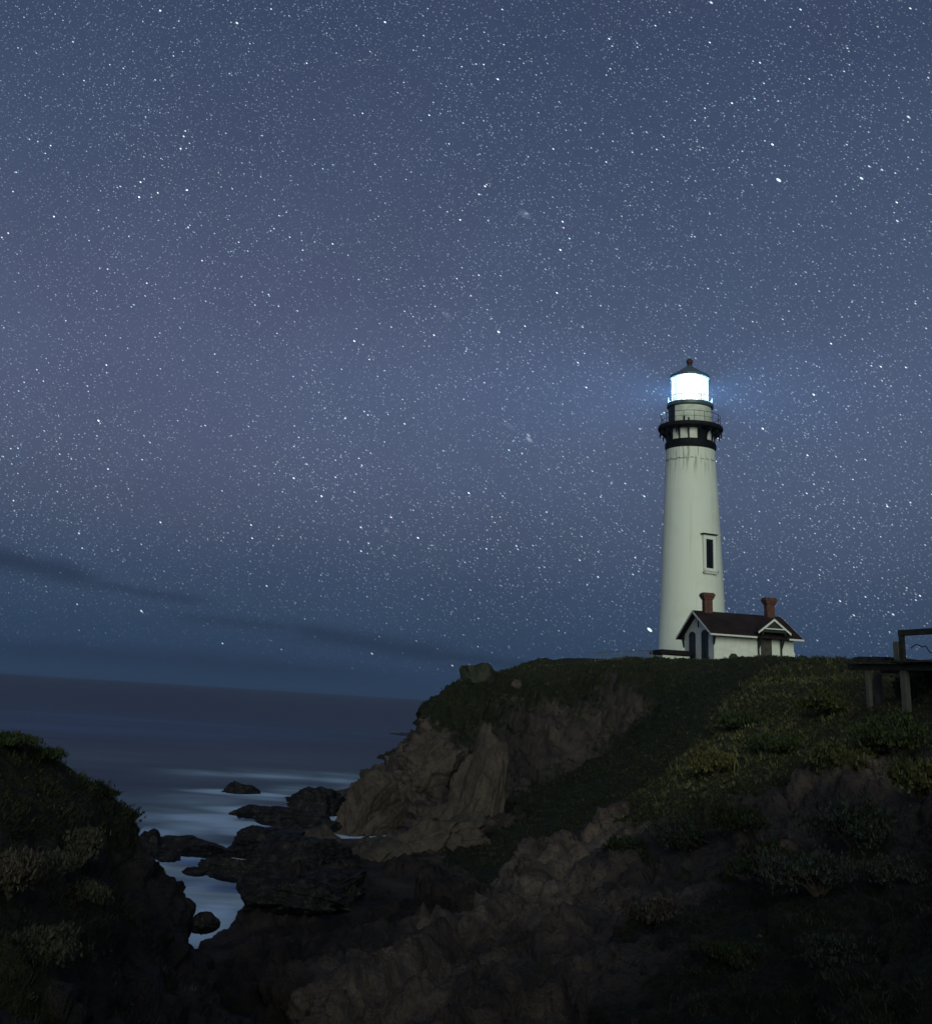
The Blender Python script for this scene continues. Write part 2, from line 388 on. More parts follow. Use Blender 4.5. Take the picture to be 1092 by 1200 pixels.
def m_terrain():
    m, g, p, O, _ = new_mat('coastal_cliff_ground')
    veg = attr(g, 'veg'); wet_shade = attr(g, 'wet_shade'); dry = attr(g, 'dry'); soil = attr(g, 'soil')
    c, h = rock_color(g, O)
    c = g.mix(soil, c, g.mix(g.noise(O, 1.7, 5, .65), (.016, .015, .019), (.060, .050, .051)))
    vn = g.noise(O, 1.4, 6, .7); vn2 = g.noise(O, 7, 5, .75)
    vc = g.mix(g.mapr(vn, .3, .7), (.015, .021, .015), (.032, .037, .020))
    vc = g.mix(g.m('MULTIPLY', dry, g.mapr(vn2, .35, .65)), vc, (.10, .092, .038))
    vc = g.vm('SCALE', vc, g.mapr(vn2, .25, .75, .45, 1.5))
    mask = g.mapr(g.m('ADD', veg, g.m('MULTIPLY', g.m('SUBTRACT', g.noise(O, 1.1, 6, .7), .5), .9)), .40, .56)
    c = g.mix(mask, c, vc)
    c = g.mix(wet_shade, c, g.vm('MULTIPLY', c, (.30, .29, .32)))  # darkens soaked rock, and paints shade into the cove floor and banks
    g.put(p.inputs['Base Color'], c); p.inputs['Roughness'].default_value = .85; p.inputs['Specular IOR Level'].default_value = .12
    hh = g.mix(mask, h, g.m('MULTIPLY', vn2, 1.3))
    g.put(p.inputs['Normal'], g.bump(hh, 1.0, .24)); return m
def m_rock(name, pale, dark, tone=1., spec=.15, rough=.85, low=None):
    m, g, p, O, _ = new_mat(name); c, h = rock_color(g, O, tone, pale, dark)
    g.put(p.inputs['Base Color'], c); p.inputs['Roughness'].default_value = rough; p.inputs['Specular IOR Level'].default_value = spec
    g.put(p.inputs['Normal'], g.bump(h, .9, .13)); return m
M['terrain'] = m_terrain()
M['rock_pale'] = m_rock('pale_brown_granite', (.105, .080, .067), (.045, .037, .033))
M['rock_dark'] = m_rock('wet_black_rock', (.012, .012, .015), (.005, .005, .007), 1, .12, .6)
M['rock_mid'] = m_rock('dark_brown_rock', (.075, .063, .056), (.030, .026, .026))
M['rock_moss'] = m_rock('lichen_green_rock', (.045, .05, .034), (.02, .024, .017))
def m_blade(name):
    m, g, p, O, _ = new_mat(name); c = attr(g, 'tint', True)
    g.put(p.inputs['Base Color'], c); p.inputs['Roughness'].default_value = .7; p.inputs['Specular IOR Level'].default_value = .12; return m
M['blade'] = m_blade('grass_blades'); M['leaf'] = m_blade('shrub_leaves')
M['twig'] = simple('brown_twig', (.045, .035, .026), .9, .3, 6)

# ------------------------------------------------------------------ terrain: one sheet shaped by survey points
CP = []     # (azimuth, ln distance, height, veg, dry, wet, soil)
def cp(p, veg=0., dry=0., wet_shade=0., soil=0.):
    d = math.hypot(p[0], p[1]); CP.append((math.atan2(p[0], p[1]), math.log(d), p[2], veg, dry, wet_shade, soil))
def line(pts, veg=0., dry=0., wet_shade=0., soil=0., step=11, back=None, bveg=None):
    "a ridge or foot line through (u, v, distance); back = (distance factor, drop) adds the hidden ground behind a crest"
    for a, b in zip(pts[:-1], pts[1:]):
        n = max(1, int(math.hypot(b[0] - a[0], b[1] - a[1]) / step))
        for k in range(n + (b is pts[-1])):
            t = k / n; q = [a[i] + (b[i] - a[i]) * t for i in range(3)]
            P = at(*q); cp(P, veg, dry, wet_shade, soil)
            if back:
                for f, drop in back:
                    Q = at(q[0], q[1], q[2] * f); Q[2] = min(P[2], Q[2]) - drop
                    cp(Q, veg if bveg is None else bveg, dry, wet_shade, soil)
def pt(u, v, d, veg=0., dry=0., wet_shade=0., soil=0.): cp(at(u, v, d), veg, dry, wet_shade, soil)
def wp(azd, d, z, veg=.8, dry=.3, wet_shade=0., soil=0.):
    x, y = d * math.sin(R(azd)), d * math.cos(R(azd)) * (DK if abs(azd) < 90 else 1); cp((x, y, z), veg, dry, wet_shade, soil)

# headland crest against the sea and sky
line([(440, 914, 53), (452, 900, 53.5), (466, 884, 54), (488, 856, 54.5)], 0, step=9, back=((1.1, 1.5), (1.25, 3.5)))
line([(488, 856, 54.5), (498, 838, 55), (510, 823, 55.6), (520, 811, 56.2), (534, 799, 56.8), (548, 793, 57.2), (575, 793, 57.8), (600, 795, 58.4)], .75, .2, step=9, back=((1.12, 1.2), (1.28, 3.5)))
line([(600, 795, 58.4), (640, 795, 59.5), (655, 790, 60.2), (672, 784, 61.2), (700, 779, 63), (735, 777, 65), (768, 775, 67), (800, 774, 69)], .9, .35, step=10, back=((1.1, .15), (1.3, .2)))
line([(800, 774, 69), (838, 773, 71), (880, 770, 70), (905, 769, 69), (940, 769, 66), (975, 773, 60), (1000, 777, 52), (1040, 783, 46), (1092, 787, 43), (1180, 792, 40)], .95, .35, step=10, back=((1.1, .05),))
# plateau round the lighthouse
for a in (8, 12, 16, 20, 24, 28, 34): wp(a, 80, 11.35); wp(a, 90, 11.4); wp(a, 104, 10.5); wp(a, 125, 6)
wp(3, 80, 8); wp(3, 95, 4); wp(0, 75, 4); wp(0, 90, -1); wp(-3, 75, -1.5); wp(-6, 70, -2); wp(5, 110, 0)
# headland cliff face, upper green band then bare brown rock
for q in ((520, 840, 54.7), (560, 830, 55.6), (600, 825, 56.4), (545, 812, 56.2), (640, 815, 57.8), (690, 800, 60.3)): pt(*q, .62, .1, 0, .7)
for q in ((700, 795, 61.6), (720, 800, 62.6), (760, 795, 65)): pt(*q, .45, .15, 0, .9)
for q in ((800, 786, 68), (850, 783, 69), (900, 780, 66)): pt(*q, .8, .3, 0, .8)
for q in ((500, 870, 52.5), (530, 865, 53.2), (560, 850, 54.5)): pt(*q, .5, .1, 0, .6)
for q in ((640, 860, 55.6), (680, 850, 57.4), (720, 840, 60), (660, 880, 55), (700, 865, 57), (640, 835, 56.8), (750, 825, 62)): pt(*q, .33, .1, 0, .6)
for q in ((600, 880, 54.6), (585, 910, 51.5), (610, 850, 56.4), (598, 850, 56.8)): pt(*q, .3, 0, .3, 1.)  # recess beside the cliff: dark ground tone painted in for its shade
line([(590, 960, 40), (612, 932, 47), (640, 915, 52), (690, 893, 54.5), (720, 876, 57)], .55, .05, 0, .7, step=14)
# gully between cliff and the near slope
line([(560, 1010, 30), (590, 985, 32.5), (640, 950, 37), (690, 920, 42), (740, 885, 48.5), (780, 855, 54), (815, 820, 60), (850, 795, 66)], .85, .0, 0, .5, step=16)
for q in ((640, 930, 41.5), (700, 900, 47), (760, 850, 58), (790, 815, 64), (620, 960, 35)): pt(*q, .85, 0, 0, .5)
# rocky foot of the headland above the water
for q in ((430, 930, 46), (470, 905, 48), (520, 900, 47.5), (560, 890, 50)): pt(*q)
for q in ((410, 985, 34.3), (440, 988, 34), (470, 985, 35), (540, 985, 35.5), (450, 945, 40), (540, 930, 42), (575, 960, 37)): pt(*q, 0, 0, .25)
for q in ((400, 1030, 27), (470, 1035, 26.5), (540, 1035, 26.5)): pt(*q, 0, 0, .8)
# dark cove floor
for q in ((562, 1035, 25), (530, 1050, 23.5), (510, 1045, 24.5), (330, 1010, 27.5), (318, 1040, 24), (335, 1050, 23.5), (400, 1060, 22.5), (470, 1060, 22), (305, 1090, 20.2), (350, 1100, 19), (410, 1090, 19.5), (310, 1130, 17.3), (355, 1150, 16), (300, 1165, 15.5)):
    pt(*q, 0, 0, 1., .2)
for (u, v) in ((258, 1092), (272, 1108), (262, 1122), (280, 1135), (300, 1062), (300, 1080), (320, 1100), (300, 1110), (400, 1030), (450, 1032), (500, 1032), (540, 1035), (392, 1012), (430, 1018), (480, 1022), (520, 1020), (360, 1025), (345, 1070), (420, 1055), (432, 985), (450, 988), (412, 992), (285, 1160), (300, 1176), (325, 1165), (318, 1192), (342, 1180)):
    r = ray(u, v); t = (CZ - .45) / -r[2]; cp((r[0] * t, r[1] * t, .45), 0, 0, 1., .2)
# near right-hand slope: crest, yellow-green face, ragged dark bank below
line([(545, 1070, 20.5), (575, 1035, 21.5)], 0, .3, step=10, back=((1.12, .15), (1.25, .25)))
line([(580, 1030, 21.6), (605, 1003, 22.5), (640, 978, 23.5), (680, 968, 24), (705, 957, 24.3), (738, 941, 25)],
     .3, .3, step=10, back=((1.14, .5), (1.25, .9)), bveg=.8)
line([(740, 940, 25), (775, 912, 27), (800, 890, 29), (828, 855, 33), (852, 828, 37), (880, 806, 42), (915, 790, 47), (960, 778, 50)],
     1., .7, step=10, back=((1.14, .9), (1.25, 1.6)), bveg=.85)
for q in ((760, 935, 24.5), (800, 915, 25), (850, 900, 24.5), (840, 870, 29), (900, 880, 25.5), (870, 850, 31), (920, 840, 30), (900, 815, 37), (950, 805, 38), (985, 797, 36), (960, 850, 27.5), (960, 880, 24.5), (1000, 830, 27.5), (1000, 860, 24.5), (830, 925, 23.5), (780, 935, 24)):
    pt(*q, 1., .9)
for q in ((1040, 856, 24.5), (1090, 872, 22.5), (1018, 834, 27.2), (1060, 846, 26.4), (1092, 848, 25.6), (1020, 880, 23), (1015, 805, 32), (1060, 812, 31), (1100, 815, 30), (1035, 793, 38), (1092, 797, 36)): pt(*q, 1., .25)
for q in ((740, 985, 21.5), (800, 975, 21), (860, 960, 21), (920, 940, 21), (980, 930, 20.5), (1040, 935, 19.5), (1090, 930, 19)): pt(*q, .35, .2, 0, 1.)
for q in ((760, 1030, 18.5), (820, 1020, 18.5), (880, 1010, 18), (940, 1000, 18), (1000, 1000, 17.5), (1060, 1000, 17), (1092, 1000, 16.5)): pt(*q, .5, .0, .25, 1.)
for q in ((720, 1100, 15.5), (790, 1090, 15), (860, 1085, 14.5), (930, 1080, 14), (1000, 1080, 13.5), (1080, 1080, 13)): pt(*q, .6, .0, .45, 1.)
for q in ((720, 1190, 11.8), (800, 1190, 11.4), (880, 1190, 11), (960, 1190, 10.6), (1040, 1190, 10.2), (1092, 1190, 10)): pt(*q, .6, .0, .55, .9)  # bank darkened towards its foot, shade put into the ground tone
for q in ((998, 888, 22.2), (1004, 900, 21.8), (1072, 885, 21.3), (1066, 905, 20.6), (915, 985, 18.9), (770, 1040, 18)): pt(*q, 0, 0, 0, 0)
# bare rock slab running down from the crest
for q in ((630, 1030, 20.3), (660, 1010, 21.5), (700, 1000, 21.8), (600, 1060, 18.8), (660, 1060, 18.2), (700, 1050, 19)): pt(*q, 0, 0, 0)
line([(545, 1070, 20.5), (500, 1072, 19), (455, 1092, 17.8), (420, 1115, 16.8), (395, 1145, 15.3), (350, 1190, 13.2)], 0, 0, .15, step=14)
for q in ((520, 1100, 16.5), (570, 1100, 16.3), (480, 1130, 14.8), (540, 1140, 14.3), (620, 1110, 15.8), (640, 1150, 13.6), (440, 1165, 13.3), (560, 1180, 12.3), (460, 1195, 12)): pt(*q, 0, 0, .35, .2)
# near left mound
line([(-60, 834, 12.5), (-20, 852, 12.6), (0, 861, 12.7), (40, 877, 12.9), (80, 899, 13.1), (115, 922, 13.3), (136, 946, 13.5), (154, 968, 13.8)], .95, .3, step=10, back=((1.12, .9), (1.3, 2.6), (1.5, 5)))
line([(150, 976, 13.8), (162, 1004, 13.9), (180, 1033, 13.8), (204, 1068, 13.5), (234, 1103, 13.1), (260, 1143, 12.6), (288, 1183, 12.1), (306, 1203, 11.8)], .35, 0, .5, .9, step=12, back=((1.05, .7), (1.12, 1.6), (1.3, 2.4)))
for q in ((30, 910, 11.9), (0, 920, 11.5), (80, 930, 12.3), (60, 945, 11.8), (110, 950, 12.6), (20, 950, 11)): pt(*q, 1, .25)
for q in ((10, 975, 10.3), (60, 980, 11), (110, 985, 11.8), (145, 1000, 12.6)): pt(*q, .35, 0, .3, 1)
for q in ((20, 1040, 8.9), (70, 1030, 9.8), (110, 1030, 10.8), (90, 1080, 9.4), (30, 1110, 7.9)): pt(*q, .8, .1, .1, .8)
for q in ((150, 1060, 11.4), (190, 1090, 12), (130, 1120, 9.8), (200, 1140, 11.2), (240, 1170, 11.2), (160, 1190, 9.4), (60, 1180, 7.6), (0, 1190, 6.6), (90, 1195, 8)): pt(*q, .4, 0, .6, .9)  # low side of the mound toned down for the shade there
# sea bed seen only as water
for (u, v) in ((215, 1002), (235, 1040), (250, 1062), (240, 1020), (200, 972), (150, 930), (250, 925), (330, 905), (60, 860), (400, 900), (300, 880), (420, 860), (200, 985), (205, 1010), (345, 962), (230, 960), (300, 968)):
    x, y = sea_at(u, v); cp((x, y, -1.5), 0, 0, 1)
for a in (-40, -30, -20, -10): wp(a, 70, -3, 0, 0, 1); wp(a, 120, -4, 0, 0, 1); wp(a, 45, -2, 0, 0, 1)
wp(-2, 110, -4, 0, 0, 1); wp(-40, 28, -2, 0, 0, 1); wp(-31, 28, -2, 0, 0, 1)
# ground outside the frame: the viewer's bluff and an unseen hillside behind and right, raised to shade the cove
for a in range(-180, 180, 30): wp(a, 1.2, 4.42, .8, .3); wp(a, 2.2, 4.35, .8, .3)
for a in (-25, 0, 25, 40): wp(a, 3.5, 3.7); wp(a, 5, 3.1); wp(a, 7.5, 2.4)
for (a, d, z) in ((45, 6, 3.6), (45, 10, 4.8), (45, 15, 7.2), (45, 24, 7.6), (45, 50, 9), (40, 75, 10.5), (50, 110, 11), (70, 5, 4.8), (70, 10, 7.2), (70, 20, 9.6), (70, 50, 11), (95, 6, 5.6), (95, 12, 9), (95, 30, 12), (95, 90, 13),
                  (120, 5, 5.4), (120, 10, 9), (120, 20, 13.5), (120, 60, 16), (145, 5, 5.2), (145, 10, 9), (145, 20, 12.5), (145, 60, 14.5), (170, 5, 5), (170, 12, 9), (170, 22, 12.3), (170, 60, 14), (-160, 8, 6), (-160, 25, 11), (-160, 90, 13),
                  (-130, 8, 4.8), (-130, 20, 7), (-130, 40, 5), (-100, 6, 4.4), (-100, 14, 2.5), (-100, 25, -1.5), (-70, 5, 4.3), (-70, 9, 4.2), (-70, 14, 1.5), (-70, 20, -1.5), (-50, 6, 3.8), (-50, 11, 4.3), (-50, 16, .5), (-50, 22, -2), (-100, 60, -3), (-60, 60, -3), (-45, 4.5, 3.9)):
    wp(a, d, z)
CP = np.array(CP)
# periodic in azimuth: repeat the survey either side
wrap = np.concatenate([CP, CP[CP[:, 0] > 2] - np.array([2 * np.pi] + [0] * 6), CP[CP[:, 0] < -2] + np.array([2 * np.pi] + [0] * 6)])
key = np.round(wrap[:, :2] / .004).astype(int); _, ui = np.unique(key, axis=0, return_index=True); wrap = wrap[np.sort(ui)]
XY = wrap[:, :2].copy()
rr_ = np.linalg.norm(XY[:, None] - XY[None], axis=2); n_ = len(XY)
A = np.zeros((n_ + 1, n_ + 1)); A[:n_, :n_] = np.sqrt(rr_ ** 2 + .012 ** 2) - .0; A[:n_, :n_] -= 0; A[np.arange(n_), np.arange(n_)] -= .004; A[n_, :n_] = A[:n_, n_] = 1
Wt = np.linalg.solve(A, np.concatenate([wrap[:, 2:], np.zeros((1, 5))]))
def survey(az, ld):
    out = np.empty((len(az), 5)); q = np.stack([az, ld], 1)
    for s in range(0, len(az), 20000):
        qq = q[s:s + 20000]; dd = np.sqrt((qq[:, :1] - XY[:, 0]) ** 2 + (qq[:, 1:] - XY[:, 1]) ** 2 + .012 ** 2)
        out[s:s + 20000] = dd @ Wt[:n_] + Wt[n_]
    return out

azs = np.concatenate([np.linspace(-180, -36, 44, endpoint=False), np.linspace(-36, -26, 36, endpoint=False), np.linspace(-26, 28, 700, endpoint=False), np.linspace(28, 42, 40, endpoint=False), np.linspace(42, 180, 44)])
ds = np.concatenate([np.geomspace(1.0, 9, 24, endpoint=False), np.geomspace(9, 15, 40, endpoint=False), np.geomspace(15, 44, 240, endpoint=False), np.geomspace(44, 112, 270, endpoint=False), np.geomspace(112, 195, 30)])
NA, ND = len(azs), len(ds)
AZ, DD = np.meshgrid(np.radians(azs), ds, indexing='ij')
# survey on a coarser lattice, then refine (keeps the sheet quick to build)
sv = survey(AZ.ravel(), np.log(DD.ravel()))
H = sv[:, 0]; veg = np.clip(sv[:, 1], 0, 1); dry = np.clip(sv[:, 2], 0, 1); wet_shade = np.clip(sv[:, 3], 0, 1); soil = np.clip(sv[:, 4], 0, 1)
P = np.stack([np.sin(AZ).ravel() * DD.ravel(), np.cos(AZ).ravel() * DD.ravel(), H], 1)
def grid_normals(P):
    G = P.reshape(NA, ND, 3); du = np.gradient(G, axis=0); dv = np.gradient(G, axis=1)
    n = np.cross(dv, du).reshape(-1, 3); n /= np.linalg.norm(n, axis=1)[:, None] + 1e-9
    n[n[:, 2] < 0] *= -1; return n
N0 = grid_normals(P)
D0 = DD.ravel(); D1 = D0 * (1 + (1 / DK - 1) * np.clip(np.cos(AZ.ravel()) * 2, 0, 1))    # survey units
rockness = np.clip(1.25 - veg * 1.1, .12, 1)
sizek = np.clip(D1 / 35, .3, 1.25)                       # big forms on the far cliff, small ones close by
far = np.clip((D1 - 28) / 25, 0, 1)
near = np.exp(-((D1) / 4.) ** 2)
rid = fbm(P * np.array([.42, .42, .26]), 5, gain=.55, ridged=True)
strat = fbm(np.stack([P[:, 0] * .9 + P[:, 2] * .5, P[:, 1] * .9, P[:, 2] * .35 - P[:, 0] * .2], 1), 4, ridged=True)
lump = fbm(P * .9 + 40, 4); fine = fbm(P * 3.1 + 9, 3)
steep = np.clip((.97 - N0[:, 2]) / .25, 0, 1)
gully = fbm(np.stack([P[:, 0] * .55 + fbm(P * .3 + 3, 2) * 1.2, P[:, 1] * .3, P[:, 2] * .10], 1) * (1.25 / np.maximum(sizek, .55))[:, None], 4, gain=.55, ridged=True)
a0_, b0_ = at(340, 1190, 13.2), at(680, 968, 24); dv_ = (b0_ - a0_)[:2]; dv_ /= np.linalg.norm(dv_)
cs = (P[:, 0] * dv_[1] - P[:, 1] * dv_[0]) + .55 * P[:, 2] + .9 * fbm(P * .22 + 31, 3) + .18 * fbm(P * 1.3 + 12, 3)
def saw(c): t = c - np.floor(c); return np.where(t < .86, t / .86, (1 - t) / .14) - .5
slabm = np.clip(1 - veg * 2.2, 0, 1) * np.clip(1.3 - soil * 1.2, 0, 1) * np.clip(H * 1.5, 0, 1)
slab = slabm * (.42 * saw(cs / 2.6) + .2 * saw(cs / .95 + 1.7 * fbm(P * .3 + 77, 2)))
flat = np.clip((D1 - 70) / 8, 0, 1) * np.clip(N0[:, 2] * 2 - 1, 0, 1)
amp = (1 - near) * (1 - .85 * flat) * np.clip((H + .7) / 1.1, .12, 1)
nearsoft = np.clip((D1 - 9) / 10, .35, 1)
crease = np.clip(fbm(P * .75 + 21 + .3 * lump[:, None], 3, ridged=True) - .12, 0, 1) * 1.1 + np.clip(fbm(P * 2.1 + 51, 3, ridged=True) - .15, 0, 1) * .4
rk = rockness > .3; blk = np.zeros(len(P)); jn = np.zeros(len(P))
ua = np.array([dv_[0], dv_[1], .35]); ua /= np.linalg.norm(ua); ub = np.array([dv_[1], -dv_[0], .5]); ub /= np.linalg.norm(ub); uc = np.cross(ua, ub)
Pr = P[rk] + .25 * np.stack([lump[rk], fine[rk], rid[rk]], 1)
for sc_, am_ in ((2.6, .62), (1.0, .30), (.42, .13)):
    v_, j_ = blocks(np.stack([Pr @ ua / (sc_ * 1.8), Pr @ ub / sc_, Pr @ uc / sc_], 1), .9)
    blk[rk] += am_ * v_; jn[rk] = np.maximum(jn[rk], j_ * am_)
blk = blk * np.clip((rockness - .3) * 2.2, 0, 1) * np.clip(sizek, .5, 1.2); jn = jn * np.clip((rockness - .3) * 2.2, 0, 1)
rid = rid * .45; strat = strat * .45
disp = amp * (slab + blk - .35 * jn - .55 * np.clip(sizek, .4, 1) * rockness * crease + .08 * rockness * fbm(P * 5 + 3, 3, ridged=True) + nearsoft * (.25 + .9 * np.clip(soil + .5 * rockness, 0, 1)) * steep * 1.0 * sizek * (gully - .25) + rockness * (.75 * sizek * rid + .5 * sizek * strat) + (.28 + .35 * dry * (dry > .5)) * sizek * lump + (.04 + .07 * rockness) * fine) - amp * rockness * .25 * sizek
P2 = P + N0 * disp[:, None] * np.array([1, 1, .8])
# ground stays below the viewer's lens
P2[D0 < 3, 2] = np.minimum(P2[D0 < 3, 2], 4.6)
P2[:, 2] = np.maximum(P2[:, 2], -6)
low = np.clip(H * 2.2, -1, .22) + .10 * rid + .05 * blk; P2[:, 2] = np.where((H > .05) & (P2[:, 2] < low), low, P2[:, 2])
gi = (np.arange(NA)[:, None] * ND + np.arange(ND)[None])
Fq = np.stack([gi[:-1, :-1], gi[:-1, 1:], gi[1:, 1:], gi[1:, :-1]], -1).reshape(-1, 4)
cap = np.array([[0, 0, 4.4]]);
terr = np_mesh('headland_ground', P2, Fq, M['terrain'], dict(veg=veg, dry=dry, wet_shade=wet_shade, soil=soil))
tag(terr, kind='structure')
NT = grid_normals(P2)
Pg = P2.reshape(NA, ND, 3)
def ground_z(x, y):
    a = math.degrees(math.atan2(x, y)); d = math.hypot(x, y)
    i = int(np.clip(np.searchsorted(azs, a), 1, NA - 1)); j = int(np.clip(np.searchsorted(ds, d), 1, ND - 1))
    return float(Pg[i, j, 2])

# ------------------------------------------------------------------ sea
def make_sea():
    a = np.radians(np.concatenate([np.linspace(-180, -28, 40, endpoint=False), np.linspace(-28, 10, 300, endpoint=False), np.linspace(10, 180, 60)]))
    d = np.concatenate([np.geomspace(3, 12, 10, endpoint=False), np.geomspace(12, 180, 420, endpoint=False), np.geomspace(180, 9000, 60)])
    A_, D_ = np.meshgrid(a, d, indexing='ij'); x = (np.sin(A_) * D_).ravel(); y = (np.cos(A_) * D_).ravel()
    Q = np.stack([x, y, np.zeros_like(x)], 1); foam = np.zeros(len(x))
    wob = fbm(np.stack([x * .10, y * .30, x * 0 + 3], 1), 4); wob2 = fbm(np.stack([x * .35, y * .5, x * 0 + 8], 1), 4)
    for (u, v, hu, hv, k) in ((250, 907, 60, 7, .45), (330, 909, 75, 7, .62), (400, 913, 45, 8, .6), (245, 938, 80, 11, .42), (200, 958, 70, 14, .5), (310, 934, 50, 7, .5), (350, 926, 40, 8, .45),
                              (185, 978, 40, 12, .8), (222, 970, 45, 11, .75), (300, 962, 60, 9, .75), (350, 962, 30, 8, .65), (225, 1008, 40, 14, 1.), (238, 1040, 36, 20, 1.), (255, 1068, 34, 18, 1.), (420, 921, 30, 9, .55),
                              (140, 935, 90, 10, .2), (330, 888, 150, 9, .16), (120, 885, 150, 12, .14)):
        cx, cy = sea_at(u, v); dc = math.hypot(cx, cy); e = np.array([cy, -cx]) / dc; r = np.array([cx, cy]) / dc
        x1, y1 = sea_at(u, v + hv); x0, y0 = sea_at(u, v - hv)
        sr = math.hypot(x1 - x0, y1 - y0) / 2; st = dc * hu / F
        s_ = ((x - cx) * e[0] + (y - cy) * e[1]) / st; t_ = ((x - cx) * r[0] + (y - cy) * r[1]) / sr + wob * .5
        foam = np.maximum(foam, k * np.exp(-np.abs(s_) ** 2.2 - np.abs(t_) ** 1.8) * (1 + .5 * wob2))
    for (cx, cy, r) in SHORE:
        q = np.hypot((x - cx) / 1.9, y - cy) / r + .35 * wob2 + .3 * wob
        foam = np.maximum(foam, .8 * np.exp(-np.clip(q - .75, 0, None) ** 2 / .5))
    n = len(d); gi = (np.arange(len(a))[:, None] * n + np.arange(n)[None])
    fq = np.stack([gi[:-1, :-1], gi[:-1, 1:], gi[1:, 1:], gi[1:, :-1]], -1).reshape(-1, 4)
    m, g, p, O, _ = new_mat('long_exposure_sea'); f = attr(g, 'foam')
    sw = g.noise(g.map(O, scale=(.012, .05, 1)), 1, 5, .55); sw2 = g.noise(g.map(O, scale=(.05, .22, 1)), 1, 5, .6)
    c = g.mix(g.mapr(sw, .35, .65), (.003, .010, .023), (.010, .021, .043))
    c = g.mix(g.mapr(sw2, .5, .7, 0, .3), c, (.04, .046, .066))
    f2 = g.m('MULTIPLY', f, g.mapr(sw2, .25, .6, .7, 1.1), clamp=True)
    c = g.mix(f2, c, (.54, .71, .98))
    g.put(p.inputs['Base Color'], c); g.put(p.inputs['Roughness'], g.mapr(f2, 0, .4, .38, .9)); g.put(p.inputs['Specular IOR Level'], g.mapr(f2, 0, .5, .3, .1))
    g.put(p.inputs['Normal'], g.bump(g.m('ADD', sw, g.m('MULTIPLY', sw2, .6)), .35, 1.2))
    o = np_mesh('sea', Q, fq, m, dict(foam=np.clip(foam, 0, 1))); tag(o, kind='structure')

# ------------------------------------------------------------------ rocks and boulders, each a thing
def ico(sub):
    import bmesh
    bm = bmesh.new(); bmesh.ops.create_icosphere(bm, subdivisions=sub, radius=1)
    V = np.array([v.co[:] for v in bm.verts]); Fc = np.array([[v.index for v in f.verts] for f in bm.faces]); bm.free(); return V, Fc
ICO = {k: ico(k) for k in (4, 5, 6)}
_rn = [0]; SHORE = []
def rock(name, u, v, d, size, label, cat, mat, rot=(0, 0, 0), cuts=9, rough=.16, sub=5, group=None, z=None, flute=0, joints=7, bed=(-.6, .2, .8), blocky=.5):
    "angular boulder: a ball cut by random planes, then broken up with noise; u,v = where its middle stands"
    _rn[0] += 1; rg = np.random.default_rng(100 + _rn[0]); V, Fc = ICO[sub]; V = V.copy()
    for _ in range(cuts):
        n = rg.normal(size=3); n /= np.linalg.norm(n); h = rg.uniform(.5, .86); k = V @ n - h
        V -= np.outer(np.maximum(k, 0) * .985, n)
    # joints: slices that have slipped a little against each other, with a dark cleft between
    for q in range(joints):
        n = rg.normal(size=3) * .35 + (np.array(bed) if q % 3 else rg.normal(size=3)); n /= np.linalg.norm(n); h = rg.uniform(-.6, .6)
        wv = .035 * fbm(V * 2.5 + q * 7, 2); k = V @ n - h + wv
        V *= (1 - rg.uniform(.0, .11) / (1 + np.exp(-np.clip(k / .012, -30, 30))) - rg.uniform(.02, .06) * np.exp(-(k / .022) ** 2))[:, None]
    o3 = rg.uniform(0, 50, 3); s3 = np.array(size); dirn = V / (np.linalg.norm(V, axis=1)[:, None] + 1e-9)
    W = V * s3
    k = float(np.mean(s3))
    fl = flute * fbm(W * np.array([1.1, 1.1, .12]) + o3, 3, ridged=True) if flute else 0
    bw_ = np.zeros(len(V))
    for sc_, am_ in ((.95, .16), (.4, .07)):
        v_, j_ = blocks(W / k / sc_ * np.array([1, 1, .6]) + o3, .9); bw_ += am_ * (v_ - .6 * j_)
    V = V + dirn * (fl + bw_ * blocky + rough * .5 * fbm(W / k * 1.1 + o3, 3) + rough * .45 * fbm(W / k * 4.5 + o3, 5, gain=.6, ridged=True) + .022 * fbm(W / k * 13 + o3, 3, ridged=True))[:, None]
    V = V * s3
    Mx = np.array((Matrix.Rotation(rot[2], 3, 'Z') @ Matrix.Rotation(rot[1], 3, 'Y') @ Matrix.Rotation(rot[0], 3, 'X'))); V = V @ Mx.T
    p = at(u, v, d)
    o = np_mesh(name, V, Fc, M[mat]); o.location = (p[0], p[1], p[2] if z is None else z)
    if name == 'sea_rock': SHORE.append((p[0], p[1], max(size[0], size[1])))
    return tag(o, label, cat, group)
rock('boulder', 559, 792, 57.6, (1.3, 1.1, 1.15), 'rounded boulder perched alone on the crest of the headland', 'boulder', 'rock_moss', (0, .1, .3), 5, .22, joints=2)
rock('boulder', 604, 803, 57.8, (.5, .5, .42), 'small pale stone set in the green cliff edge below the headland crest', 'boulder', 'rock_pale', (0, 0, .5), 6, .1, 4, joints=2)
rock('boulder', 424, 952, 37, (2.2, 1.8, 2.6), 'big pale brown block at the seaward end of the cliff foot', 'boulder', 'rock_pale', (.1, .22, .2), 12, .1, 6, joints=8)
rock('boulder', 500, 905, 44, (4.0, 2.6, 4.2), 'largest pale rock face under the dark green cliff, behind the cliff foot blocks', 'boulder', 'rock_pale', (.25, -.25, .1), 13, .12, 6, joints=12)
rock('boulder', 556, 950, 38.5, (2.2, 2.0, 3.9), 'tall fluted rib of pale rock standing beside the dark gully', 'boulder', 'rock_pale', (-.28, .2, .2), 12, .1, 6, flute=.2, joints=9, bed=(.9, .2, -.25))
